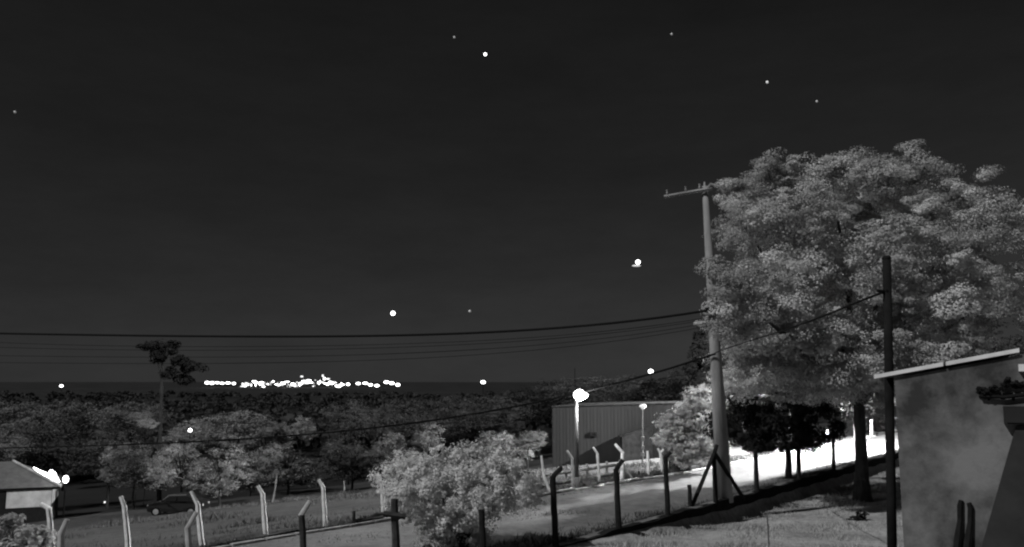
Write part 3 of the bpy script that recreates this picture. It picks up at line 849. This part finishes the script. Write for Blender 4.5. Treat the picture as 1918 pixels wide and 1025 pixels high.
# porch lamp and glowing glare blades by the bungalow
la = W(123, 898, HY + 1); lr = gz(la.x, la.y)
pl = empty('porch_lamp', Vector((la.x, la.y, lr - .3)), 'round white lamp glowing beside the low hipped-roof house', 'lamp')
mb = MB(); mb.tube([Vector((la.x, la.y, lr - .3)), la], .05, 6); mb.build('post', M['darkmetal'], pl)
mb = MB(); mb.ball(la, (.19, .19, .27)); mb.build('globe', M['lamp'], pl, smooth=True)
point('lamp_light', la + Vector((-.5, -.3, .35)), 70, pl, .2)
fl = W(97, 897, HY + 2); fr = gz(fl.x, fl.y)
pt_ = empty('floodlight', Vector((fl.x, fl.y, fr)), 'cluster of glaring white floodlights above the hipped roof edge', 'floodlight')
mb = MB(); mb.tube([Vector((fl.x, fl.y, fr)), fl], .06, 6); mb.build('post', M['darkmetal'], pt_)
for (px, py, a, b) in ((98, 891, .3, .3), (104, 899, .2, .26), (91, 896, .22, .16), (85, 890, .16, .1), (96, 884, .12, .14), (108, 903, .12, .12)):
    mb = MB(); mb.ball(W(px, py, HY + 1.9), (a, .2, b)); mb.build('lamp_head', M['lamp'], pt_, smooth=True)
for (x0, y0, x1, y1) in ((63, 876, 90, 890), (67, 895, 92, 896), (76, 886, 92, 893)):
    mb = MB(); mb.tube([W(x0, y0, HY + 2.2), W((x0 + x1) / 2, (y0 + y1) / 2 + 1.5, HY + 2.1), W(x1, y1, HY + 2)], [.03, .1, .12], 6); mb.build('glare_spike', M['lamp'], pt_)  # glowing blades shaped as the ragged glare, not lamps themselves
lp_ = ground_at(356, 90); lq = W(356, 806, 90)
def bulb(px, py, Y, rpx, m, name, lab, cat, group=None, pole=False, rx=1.0):
    c = W(px, py, Y); r = rpx / FPX * Y
    if pole:
        g = Vector((c.x, c.y, gz(c.x, c.y) - .3)); rt = empty(name, g, lab, cat, group)
        mb = MB(); mb.tube([g, c], [max(.06, Y * .0004)] * 2, 5); mb.build('post', M['darkmetal'], rt)
        mb = MB(); mb.ball(c, (r * rx, r, r)); mb.build('globe', m, rt, smooth=True); return rt
    mb = MB(); mb.ball(c, (r * rx, r, r), 8, 6); return mb.solo(name, m, lab, cat, group, base=c, smooth=True)
bulb(356, 806, 90, 3.2, M['lamp'], 'yard_lamp', 'small white light among the trees above the dark car', 'lamp', pole=True)
bulb(196, 941, 60, 2.0, M['starmid'], 'yard_lamp', 'faint light low over the field before the low house', 'lamp')
bulb(542, 945, 56, 2.2, M['starmid'], 'yard_lamp', 'faint light low over the field under the grey trees', 'lamp')
bulb(115, 723, 1500, 2.3, M['town'], 'distant_lamp', 'lone light on the horizon above the low house', 'lamp', pole=True, rx=1.6)
bulb(905, 716, 1500, 3.0, M['town'], 'distant_lamp', 'lone light on the horizon between town and street lamp', 'lamp', pole=True, rx=1.5)
bulb(1219, 696, 420, 4.2, M['town'], 'distant_lamp', 'lone light on the ridge above the mushroom lamp', 'lamp', pole=True, rx=1.15)
bulb(1578, 766, 75, 3.4, M['lamp'], 'distant_lamp', 'small bright light under the big crown beside its trunk', 'lamp', pole=True, rx=.8)
# stars
SY = 20000.0
for px, py, r, mk, lab in ((909, 102, 3.0, 'starm', 'brightest star high in the night sky'), (851, 70, 2.2, 'stardim', 'faint star just beside the brightest star'),
                           (1258, 64, 2.2, 'stardim', 'faint lone star near the top of the sky'), (1437, 154, 2.6, 'starmid', 'small star high above the big tree'),
                           (1530, 190, 2.2, 'stardim', 'faint star close above the big tree crown'), (28, 210, 2.4, 'stardim', 'faint lone star far from all others'), (880, 583, 2.4, 'stardim', 'faint star low over the thick cable'),
                           (736, 587, 4.2, 'starm', 'bright round light low above the thick cable')):
    bulb(px, py, SY, r, M[mk], 'star', lab, 'star', 'stars in the night sky')
tw = empty('sky_light', W(1192, 496, SY), 'bright double light in the sky beside the big tree', 'light')
c = W(1195, 491, SY); r = SY / FPX
mb = MB(); mb.ball(c, (4.5 * r, 3 * r, 4.2 * r)); mb.build('upper_lamp', M['starm'], tw, smooth=True)
c = W(1192, 498, SY); mb = MB(); mb.ball(c, (8.5 * r, 3 * r, 1.9 * r)); mb.build('lower_lamp', M['starmid'], tw, smooth=True)
# distant town
TY = 2600.0; u_ = TY / FPX
for i, (px, py, w_) in enumerate(((388, 717, 5), (397, 717.5, 5.5), (407, 717, 4.5), (416, 718, 5.5), (427, 717.5, 6), (438, 718.5, 4), (652, 720, 4), (671, 718.5, 5), (684, 718, 6), (694, 721, 5), (706, 722.5, 5), (724, 716, 6), (734, 718, 5.5), (745, 721, 5))):
    c = W(px, py, TY); mb = MB(); mb.ball(c, (w_ * .85 * u_, 3 * u_, random.uniform(1.8, 2.8) * u_), 8, 6)
    mb.solo('town_light', M['town'], 'bright lamp in the even string leading into the distant town' if px < 500 else 'bright lamp in the broken string trailing off the distant town', 'lamp', 'even string of town lamps' if px < 500 else 'broken string of town lamps', base=c)
mb = MB(); rn = random.Random(11); TB = []
for px in np.arange(454, 646, 4.4):
    n_ = 1 + (rn.random() < .75) + (500 < px < 630 and rn.random() < .7)
    for k in range(n_):
        f = (px - 454) / 192
        yc = 719 + 3.0 * math.sin(px * .13) * rn.random() - (5.0 if (560 < px < 615 and rn.random() < .55) else 0) - (8 if (530 < px < 612 and rn.random() < .18) else 0) + rn.uniform(-3, 4.5)
        mb.ball(W(px + rn.uniform(-2, 2), yc, TY + rn.uniform(-80, 80)), (rn.choice((1.0, 1.4, 2, 3.2, 4.6)) * u_, 2 * u_, rn.choice((.8, 1.2, 1.7, 2.6)) * u_), 7, 5); TB.append(len(mb.f))
o = mb.build('town_lights', M['town']); o.data.materials.append(glow('town_lamp_mid', 1.0)); o.data.materials.append(glow('town_lamp_weak', .3))
for a_, b_ in zip([0] + TB, TB):
    k_ = rn.choice((0, 0, 0, 1, 1, 2))
    for f_ in range(a_, b_): o.data.polygons[f_].material_index = k_
tag(o, 'dense bright band of lights of the distant town', 'town lights', kind='stuff')

# ================================================================== TREES
def tube_tree(mb, base, tips, r0, fork):
    f = base + (fork - base)
    mb.tube([base, base + (fork - base) * .5 + Vector((random.uniform(-.05, .05), 0, 0)), fork], [r0 * 1.25, r0, r0 * .85], 9)
    for tp in tips:
        tp = Vector(tp); m = fork + (tp - fork) * .5 + Vector((random.uniform(-.3, .3), random.uniform(-.3, .3), random.uniform(0, .4)))
        mb.tube([fork - Vector((0, 0, r0 * .5)), m, tp], [r0 * .6, r0 * .4, r0 * .12], 7)
# big tree
BY = 34.8; s_ = BY / FPX
tb = W(1615, 926, BY); tb.z = gz(tb.x, tb.y) - .1; fk = W(1608, 752, BY)
big = empty('big_tree', tb, 'big broad-crowned tree with a dark trunk rising from the lawn', 'tree')
spec = [(1600, 450, 150, 150, 0, 150), (1430, 395, 95, 85, .5, 90), (1560, 345, 120, 62, .8, 100), (1700, 345, 130, 66, 1, 110), (1810, 380, 70, 66, .5, 90),
        (1398, 510, 52, 58, -5.2, 60), (1366, 535, 30, 60, -6.3, 30), (1378, 590, 32, 26, -6.0, 26), (1395, 420, 60, 50, -1, 60), (1400, 365, 50, 36, 0, 50), (1420, 590, 95, 42, -4.0, 90), (1530, 540, 110, 65, -2.9, 90), (1660, 470, 100, 70, -3, 80), (1500, 430, 110, 70, -2, 90),
        (1760, 480, 110, 80, -2.2, 100), (1880, 450, 90, 64, 0, 90), (1850, 570, 95, 80, .5, 90), (1760, 590, 85, 45, -2.6, 80), (1560, 630, 90, 45, -2.2, 80),
        (1430, 670, 85, 40, 0.5, 70), (1660, 630, 75, 45, -2.2, 80), (1740, 665, 90, 36, -2, 80), (1600, 590, 200, 110, 2.0, 100), (1470, 710, 100, 45, 1.2, 80), (1640, 690, 80, 45, .2, 70),
        (1550, 700, 80, 40, -1, 70), (1400, 725, 60, 30, .6, 50), (1440, 340, 50, 40, .6, 50), (1540, 690, 110, 50, -3, 70), (1640, 715, 80, 40, -2.2, 60), (1450, 705, 80, 36, -2.5, 60), (1500, 712, 70, 26, -1, 50), (1590, 716, 70, 26, -2.5, 50), (1490, 662, 95, 46, -3.4, 60), (1620, 676, 70, 42, -3.2, 50), (1560, 690, 90, 36, -3.4, 50), (1690, 700, 60, 40, -2.5, 50), (1525, 622, 70, 40, -1, 60), (1560, 660, 80, 40, -1, 60), (1435, 292, 22, 20, .6, 30), (1560, 296, 26, 18, .6, 30), (1708, 276, 24, 18, .6, 30), (1510, 310, 40, 30, .8, 50), (1705, 300, 50, 30, .8, 50), (1620, 300, 40, 26, .8, 50)]
blobs = [(W(x + 4, y + (22 if y < 420 else 12 if y < 500 else 0), BY + dy) - tb, (rx * s_, rd * s_, ry * .94 * s_)) for x, y, rx, ry, dy, rd in spec]
rng = np.random.default_rng(21)
me = crown('crown', blobs, 560, 1050, .72, .078, flat=.78, shell=(.8, 1.07), var=.36, up=.55, spray=.25, aspect=.7, sub=6)
link_mesh('crown', me, M['leafbig'], big)
mb = MB(); mb.tube([tb - Vector((0, 0, .3)), tb + Vector((0, 0, .25)), tb + Vector((0, 0, .9))], [.5, .36, .29], 10); tube_tree(mb, tb, [W(x, y, BY + dy * .8) for x, y, rx, ry, dy, rd in [q for q in spec[:22:2] if q[1] > 380 or q[0] < 1650]], .24, fk)
mb.build('trunk', M['bark'], big, smooth=True)

# small dark tree on the verge of the street
p = on_line(1476, lambda t: .5); Y = p.y; s_ = Y / FPX
dt = empty('dark_tree', p, 'small dark spreading tree silhouetted against the white street', 'tree')
blobs = [(W(x, y, Y + dy) - p, (rx * s_, rx * s_ * .8, ry * s_)) for x, y, rx, ry, dy in ((1470, 785, 70, 45, 0), (1400, 800, 50, 36, .2), (1530, 795, 52, 36, -.2), (1440, 755, 60, 30, .3), (1385, 772, 40, 34, .2), (1366, 806, 26, 24, 0), (1415, 822, 44, 22, -.2), (1505, 818, 44, 22, -.2), (1340, 790, 22, 30, .6), (1500, 750, 55, 30, 0), (1460, 815, 60, 28, -.4), (1370, 790, 30, 25, 0))]
link_mesh('crown', crown('crown', blobs, 260, 130, .34, .12, var=.3), M['leafblack'], dt)
mb = MB(); tube_tree(mb, p - Vector((0, 0, .2)), [W(x, y, Y) for x, y in ((1410, 795), (1450, 770), (1500, 765), (1530, 795))], .13, W(1477, 842, Y)); mb.build('trunk', M['barkdark'], dt, smooth=True)

# big pale bush between the fences
p = on_line(868, lambda t: 1.6); Y = p.y; s_ = Y / FPX
bs = empty('pale_bush', p, 'big pale feathery bush standing between the two fences', 'bush')
blobs = [(W(x, y, Y + dy) - p, (rx * s_, rx * s_ * .9, ry * s_)) for x, y, rx, ry, dy in ((790, 893, 58, 34, 0), (860, 888, 70, 36, .2), (930, 896, 56, 36, 0), (762, 930, 48, 30, -.3), (840, 932, 70, 36, -.5), (925, 932, 60, 30, -.2), (972, 905, 30, 32, .2), (750, 900, 32, 28, .2), (870, 968, 55, 26, -.3), (800, 972, 46, 22, 0), (835, 1005, 45, 26, .2), (890, 1003, 40, 26, .3), (775, 866, 22, 16, .3), (910, 862, 24, 18, .4), (840, 858, 24, 14, .2), (985, 928, 26, 18, 0), (735, 925, 20, 18, 0))]
link_mesh('crown', crown('crown', blobs, 330, 210, .23, .062, flat=.9, shell=(.45, 1.15), var=.14, spray=.5, sub=6), M['leafbush'], bs)
mb = MB()
for q in range(7):
    a = p + Vector((random.uniform(-.25, .25), random.uniform(-.2, .2), -.1)); b = W(760 + q * 32, 880 + (q % 3) * 20, Y + random.uniform(-.3, .3))
    mb.tube([a, (a + b) / 2 + Vector((random.uniform(-.15, .15), 0, .15)), b], [.055, .04, .012], 6)
mb.build('trunk', M['bark'], bs, smooth=True)

# pale lit bush in the corner
p = W(25, 1070, 17.5); p.z = 0; s_ = 17.5 / FPX
cbu = empty('leafy_bush', p, 'pale leafy bush below the low hipped-roof house', 'bush')
blobs = [(W(x, y, 17.5 + dy) - p, (rx * s_, rx * s_, ry * s_)) for x, y, rx, ry, dy in ((15, 985, 28, 24, 0), (55, 1005, 34, 22, -.2), (-20, 1010, 40, 40, 0), (30, 1030, 50, 26, -.2), (70, 1030, 26, 16, 0))]
link_mesh('crown', crown('crown', blobs, 110, 90, .15, .075, var=.3, shell=(.5, 1.05)), M['leafbright'], cbu)
mb = MB(); tube_tree(mb, p, [W(15, 985, 17.5), W(55, 1005, 17.4), W(-20, 1000, 17.5)], .05, W(25, 1045, 17.5)); mb.build('trunk', M['bark'], cbu)

# tree by the street with its top lit by the hidden lamp
Y = 39.0; p = ground_at(1290, Y); s_ = Y / FPX
ltb = empty('lit_tree', p, 'bushy tree with glaring lit leaves beside the utility pole', 'tree')
blobs = [(W(x, y, Y + dy) - p, (rx * s_, rx * s_, ry * s_)) for x, y, rx, ry, dy in ((1300, 775, 34, 38, 0), (1270, 800, 34, 34, -.3), (1318, 815, 28, 32, .2), (1290, 840, 44, 30, -.3), (1305, 750, 22, 16, .3), (1262, 830, 30, 26, 0))]
link_mesh('crown', crown('crown', blobs, 130, 150, .38, .13, var=.25, shell=(.6, 1.12), spray=.4, sub=6), M['leafbright'], ltb)
mb = MB(); tube_tree(mb, p, [W(1300, 780, Y), W(1270, 800, Y), W(1318, 815, Y)], .12, W(1292, 850, Y)); mb.build('trunk', M['bark'], ltb)

# slender tall tree against the sky
Y = 78.0; p = ground_at(300, Y); s_ = Y / FPX
sl_ = empty('slender_tree', p, 'tall thin dark tree with a sparse crown against the night sky', 'tree')
blobs = [(W(x, y, Y + dy) - p, (rx * s_, rx * s_, ry * s_)) for x, y, rx, ry, dy in ((285, 648, 22, 12, 0), (312, 652, 24, 14, .3), (335, 675, 30, 14, 0), (360, 690, 26, 10, -.3), (325, 705, 24, 14, .2), (300, 668, 18, 12, 0), (345, 712, 16, 8, 0))]
link_mesh('crown', crown('crown', blobs, 75, 42, .5, .3, var=.3, shell=(.3, 1.0)), M['leafblack'], sl_)
mb = MB(); tube_tree(mb, p, [W(x, y, Y) for x, y in ((285, 650), (315, 655), (340, 675), (365, 690), (325, 705))], .17, W(303, 710, Y)); mb.build('trunk', M['barkdark'], sl_)

# dark conifer behind the utility pole
Y = 90.0; p = ground_at(1312, Y); s_ = Y / FPX
cn = empty('dark_conifer', p, 'black pointed conifer standing behind the utility pole', 'tree')
blobs = [(W(1318, y, Y) - p, (rx * s_, rx * s_, 16 * s_)) for y, rx in ((615, 7), (630, 16), (648, 24), (668, 30), (690, 36), (715, 40), (740, 42))]
link_mesh('crown', crown('crown', blobs, 170, 60, .5, .34, flat=.8, var=.3), M['leafblack'], cn)
mb = MB(); mb.tube([p, W(1318, 620, Y)], [.25, .04], 7); mb.build('trunk', M['barkdark'], cn)

# shared crowns for the middle-distance trees (unit size, scaled per tree)
VAR = []
for v in range(5):
    bl = []
    for q in range(9):
        d = sph(1)[0]; bl.append(((d[0] * .55, d[1] * .55, d[2] * .5), (rng.uniform(.34, .5),) * 2 + (rng.uniform(.28, .42),)))
    VAR.append(crown('crown', bl, 170, 80, .19, .052, flat=.75, shell=(.72, 1.12), var=.28, spray=.3, sub=5))
TRK = []
for v in range(3):
    mb = MB(); tube_tree(mb, Vector((0, 0, 0)), [Vector((random.uniform(-.5, .5), random.uniform(-.5, .5), random.uniform(.7, .95))) for _ in range(5)], .035, Vector((random.uniform(-.05, .05), 0, .5)))
    me = bpy.data.meshes.new('trunk'); me.from_pydata(mb.v, [], mb.f); me.shade_smooth(); me.update(); TRK.append(me)
cache = {}
def with_mat(me, m):
    k = (me.name, m.name)
    if k not in cache:
        c = me.copy(); c.materials.clear(); c.materials.append(m); cache[k] = c
    return cache[k]
def tree(px, ytop, ybot, wpx, Y, mk, label, name='tree', group='trees beyond the street', bark='barkdark', v=None, rot=None, cat='tree'):
    wpx *= 1.12
    s = Y / FPX; c = W(px, (ytop + ybot) / 2, Y)
    b = Vector((c.x, Y, gz(c.x, Y) - .1))
    b.z = min(b.z, W(px, ybot, Y).z - .4)
    rt = empty(name, b, label, cat, group)
    o = link_mesh('crown', with_mat(VAR[v if v is not None else random.randrange(5)], M[mk]), None, rt, c - b)
    o.scale = (wpx / 2 * s, wpx / 2 * s * .9, (ybot - ytop) / 2 * s); o.rotation_euler = (0, 0, rot if rot is not None else random.uniform(0, 6.28))
    t_ = link_mesh('trunk', with_mat(random.choice(TRK), M[bark]), None, rt)
    h = c.z - b.z + (ybot - ytop) * .3 * s; k = (wpx / 2) * s * .8
    t_.scale = (k, k, h); 
    return rt
T = tree
T(62, 775, 905, 190, 78, 'leafdark', 'dark tree right above the roof of the low house', v=0)
T(-5, 800, 900, 120, 74, 'leaflow', 'grey-green tree cut by the frame above the low house', v=1)
T(125, 742, 850, 150, 110, 'leaflow', 'far grey tree behind the dark trees over the low house', v=2)
T(30, 738, 830, 160, 120, 'leaflow', 'far grey tree on the skyline below the lone horizon light', v=4)
T(277, 782, 806, 34, 76, 'leafbright', 'small bright leafy top coloured pale as if lamplit beside the slender tree', v=2)  # paler leaf colour stands in for the light of a hidden lamp
T(262, 768, 790, 44, 79, 'leafmid', 'small pale feathery top just left of the slender tree stem', v=4)
T(205, 790, 925, 150, 74, 'leafdark', 'dark tree between the low house and the dark car', v=3)
T(255, 750, 830, 150, 105, 'leaflow', 'grey tree at the foot of the slender tall tree', v=1)
T(255, 822, 930, 130, 70, 'leaflow', 'grey rounded tree below the small bright leafy top', v=2)
T(345, 815, 935, 130, 66, 'leafmid', 'pale-leaved tree directly behind the dark car', v=0)
T(415, 828, 945, 110, 65, 'leafmid', 'pale-leaved tree by the rear of the dark car', v=3)
T(365, 775, 850, 130, 92, 'leafmid', 'pale crown with the small white light in front', v=4)
T(440, 764, 850, 150, 96, 'leafmid', 'broad pale crown under the string of town lights', v=2)
T(505, 785, 850, 100, 98, 'leafmid', 'smaller pale crown below the middle of the town', v=1)
T(540, 818, 930, 160, 72, 'leaflow', 'soft grey tree above the whitewashed post by the car', v=0)
T(565, 776, 830, 60, 93, 'leafbright', 'small bright crown catching the light below the town', v=3)
T(470, 830, 925, 90, 76, 'leafdark', 'dark tree squeezed between two paler trees near the car', v=4)
T(655, 745, 840, 110, 84, 'leafdark', 'dark tree just below the end of the town lights', v=1)
T(660, 815, 915, 130, 72, 'leafdark', 'dark low tree left of the pale bush', v=2)
T(730, 735, 830, 130, 100, 'leafdark', 'dark tree below the last of the town lights', v=0)
T(735, 800, 880, 110, 66, 'leaflow', 'grey tree poking out behind the pale bush', v=4)
T(800, 788, 850, 70, 64, 'leaflow', 'small rounded pale crown just above the pale bush', v=3)
T(830, 735, 820, 140, 110, 'leafdark', 'dark tree above the middle of the pale bush', v=2)
T(880, 770, 850, 120, 75, 'leafblack', 'black tree right behind the pale bush', v=1)
T(930, 728, 810, 150, 118, 'leafdark', 'dark tree beneath the lone horizon light', v=4)
T(1010, 722, 800, 130, 125, 'leafblack', 'black tree left of the glowing lamp, behind the warehouse corner', v=3)
T(945, 795, 880, 110, 56, 'leaflow', 'soft grey tree beside the clipped round bush', v=0)
T(990, 803, 848, 66, 48, 'leaflow', 'clipped round grey bush beside the warehouse corner', name='round_bush', cat='bush', v=2)
T(1080, 700, 790, 170, 130, 'leafdark', 'dark ridge tree directly behind the glowing lamp', v=0)
T(1165, 712, 790, 150, 125, 'leafdark', 'dark tree above the warehouse roof, below the ridge light', v=2)
T(1240, 704, 790, 150, 120, 'leafblack', 'black tree above the mushroom lamp', v=1)
T(1140, 694, 760, 190, 160, 'leaflow', 'far grey tree on the ridge behind the warehouse', v=4)
T(1280, 684, 790, 140, 110, 'leafdark', 'dark tree under the black conifer', v=3)
T(1390, 680, 790, 170, 62, 'leafdark', 'dark tree just past the utility pole', v=2)
T(1480, 640, 780, 190, 60, 'leafdark', 'dark taller tree behind the small dark tree', v=0)
T(1610, 660, 790, 190, 64, 'leafdark', 'dark tree behind the big trunk across the street', v=4)
T(1740, 600, 790, 220, 66, 'leafdark', 'dark tree behind the house roof', v=1)
T(1870, 560, 800, 240, 60, 'leafdark', 'dark tree behind the house roof at the frame edge', v=3)
T(1640, 766, 822, 110, 70, 'leaflow', 'lit shrub across the white street by the dark house mast', name='shrub', cat='shrub', v=2)
T(1345, 815, 872, 50, 46, 'leafmid', 'small shrub just behind the utility pole', name='shrub', cat='shrub', v=1)
T(1098, 880, 925, 50, 33.5, 'leafmid', 'low shrub at the foot of the glowing lamp', name='shrub', cat='shrub', v=3)
T(1180, 872, 900, 60, 38, 'leaflow', 'low shrub beside the braced white post', name='shrub', cat='shrub', v=4)
# pale thin trunks at the edge of the field
for (x0, y0, x1, y1, lab) in ((508, 942, 519, 886, 'pale leaning sapling stem under the grey trees'), (643, 926, 644, 900, 'short pale stake at the field edge left of the bush')):
    Y = 60; a, b = W(x0, y0 + 8, Y), W(x1, y1, Y); mb = MB(); mb.tube([a, (a + b) / 2 + Vector((.05, 0, 0)), b], [.07, .06, .035], 6); mb.solo('sapling_stem', M['barkpale'], lab, 'sapling', base=a)

# far wood: one mass of canopies
P, Nn, Z, Tn = [], [], [], []
cnt = 0
r2 = np.random.default_rng(5)
while cnt < 1500:
    px = r2.uniform(-150, 1500); Y = 130 * (9 ** r2.uniform(0, 1))
    X = (px - CX) / FPX * Y; t, s = ts((X, Y))
    if s < 60: cnt += 1; continue
    z = gz(X, Y); h = r2.uniform(6, 9.5) + (2 if px > 950 else 0); w = r2.uniform(3.5, 6.5)
    m = int(70 + 5000 / Y)
    e = r2.normal(size=(m, 3)); e /= np.linalg.norm(e, axis=1, keepdims=True); e[:, 2] = np.abs(e[:, 2]) * 1.1 - .35
    P.append(np.array([X, Y, z + h * .6]) + e * np.array([w, w, h * .42]) * r2.uniform(.7, 1.05, (m, 1)))
    Nn.append(e + r2.normal(size=(m, 3)) * .5); Z.append(r2.uniform(.9, 1.9, m) * (1 + Y / 900)); Tn.append(np.full(m, r2.uniform(.65, 1.2)) * r2.uniform(.85, 1.15, m))
    cnt += 1
me = leaf_mesh('far_wood', np.concatenate(P), np.concatenate(Nn), np.concatenate(Z), np.concatenate(Tn), .8)
tag(link_mesh('far_wood', me, M['leaffar']), 'dark far-off wood filling the valley below the town', 'wood', kind='stuff')

# ------------------------------------------------------------------ grass
def blades(name, n, sampler, h0, h1, w, m, label):
    P = np.empty((n, 3, 3), np.float32); tone = np.empty(n, np.float32)
    rr = np.random.default_rng(n)
    for i in range(n):
        x, y, z, k = sampler(rr)
        h = rr.uniform(h0, h1) * k; a = rr.uniform(0, 6.283); lx, ly = rr.normal(0, .45, 2) * h
        dx, dy = math.cos(a) * w / 2 * k, math.sin(a) * w / 2 * k
        P[i] = ((x - dx, y - dy, z), (x + dx, y + dy, z), (x + lx, y + ly, z + h)); tone[i] = rr.uniform(.6, 1.3)
    me = bpy.data.meshes.new(name)
    me.vertices.add(n * 3); me.vertices.foreach_set('co', P.reshape(-1))
    me.loops.add(n * 3); me.loops.foreach_set('vertex_index', np.arange(n * 3, dtype=np.int32))
    me.polygons.add(n); me.polygons.foreach_set('loop_start', np.arange(0, n * 3, 3, dtype=np.int32)); me.polygons.foreach_set('loop_total', np.full(n, 3, np.int32))
    at = me.attributes.new('tone', 'FLOAT', 'FACE'); at.data.foreach_set('value', tone)
    me.update(calc_edges=True)
    return tag(link_mesh(name, me, m), label, 'grass', kind='stuff')
def lawn_s(r):
    t = r.uniform(-6, 34); s = -.35 - 11 * r.uniform(0, 1) ** 1.3
    p = road_pt(t, s); k = .5 + .9 * abs(math.sin(t * .9 + s) * math.sin(t * .37 - s * 1.3))
    return p.x, p.y, -yard_drop(t) - .04, k
blades('lawn_grass', 60000, lawn_s, .05, .14, .028, M['grass'], 'short rough grass of the lawn below the big tree')
def verge_s(r):
    t = r.uniform(KT1 - 4, 40); q = .12 + 3.2 * r.uniform(0, 1) ** 1.6; s = wid(t) + q
    p = road_pt(t, s); return p.x, p.y, gz(p.x, p.y) + (.06 if q < 1 else .0), .6 + 1.0 * r.uniform(0, 1) ** 3 * (1.8 if 8 < t < 24 else 1)
blades('verge_grass', 30000, verge_s, .04, .13, .03, M['grassf'], 'grass growing along the verge behind the whitewashed kerb')
def near_s(r):
    t = r.uniform(-14, 24); s = .25 + .7 * r.uniform(-.3, 1) ** 2 * (1 if t > 0 else 1.6)
    p = road_pt(t, s); return p.x, p.y, .0, .5 + 1.1 * r.uniform(0, 1) ** 2 * (1.0 if t < 4 or r.uniform(0, 1) < .1 else .35)
blades('weeds', 9000, near_s, .05, .15, .03, M['leafdark'] , 'dark weeds along the foot of the near fence')

def track_s(r):
    t = r.uniform(-16, 9); s = r.uniform(.6, wid(t) - .15) if r.uniform(0, 1) < .6 else 2.3 + r.normal(0, .3)
    p = road_pt(t, s); return p.x, p.y, .0, .4 + .9 * max(0, math.sin(t * .8 + s * 1.1) * math.sin(t * .33 - s * .7)) * (1 if t < 4 else .5)
blades('track_grass', 14000, track_s, .03, .09, .03, M['grassf'], 'sparse rough grass growing over the earth street')
def field_s(r):
    t = r.uniform(KT1 - 12, 26); q = 4 + 26 * r.uniform(0, 1) ** 1.2
    p = road_pt(t, wid(t) + q); return p.x, p.y, gz(p.x, p.y) - .03, .4 + 1.2 * max(0, math.sin(p.x * .7) * math.sin(p.y * .5 + 1) + .3 * math.sin(p.x * 2.1))
blades('field_grass', 45000, field_s, .05, .2, .05, M['grassf'], 'uneven grass of the dark field before the trees')
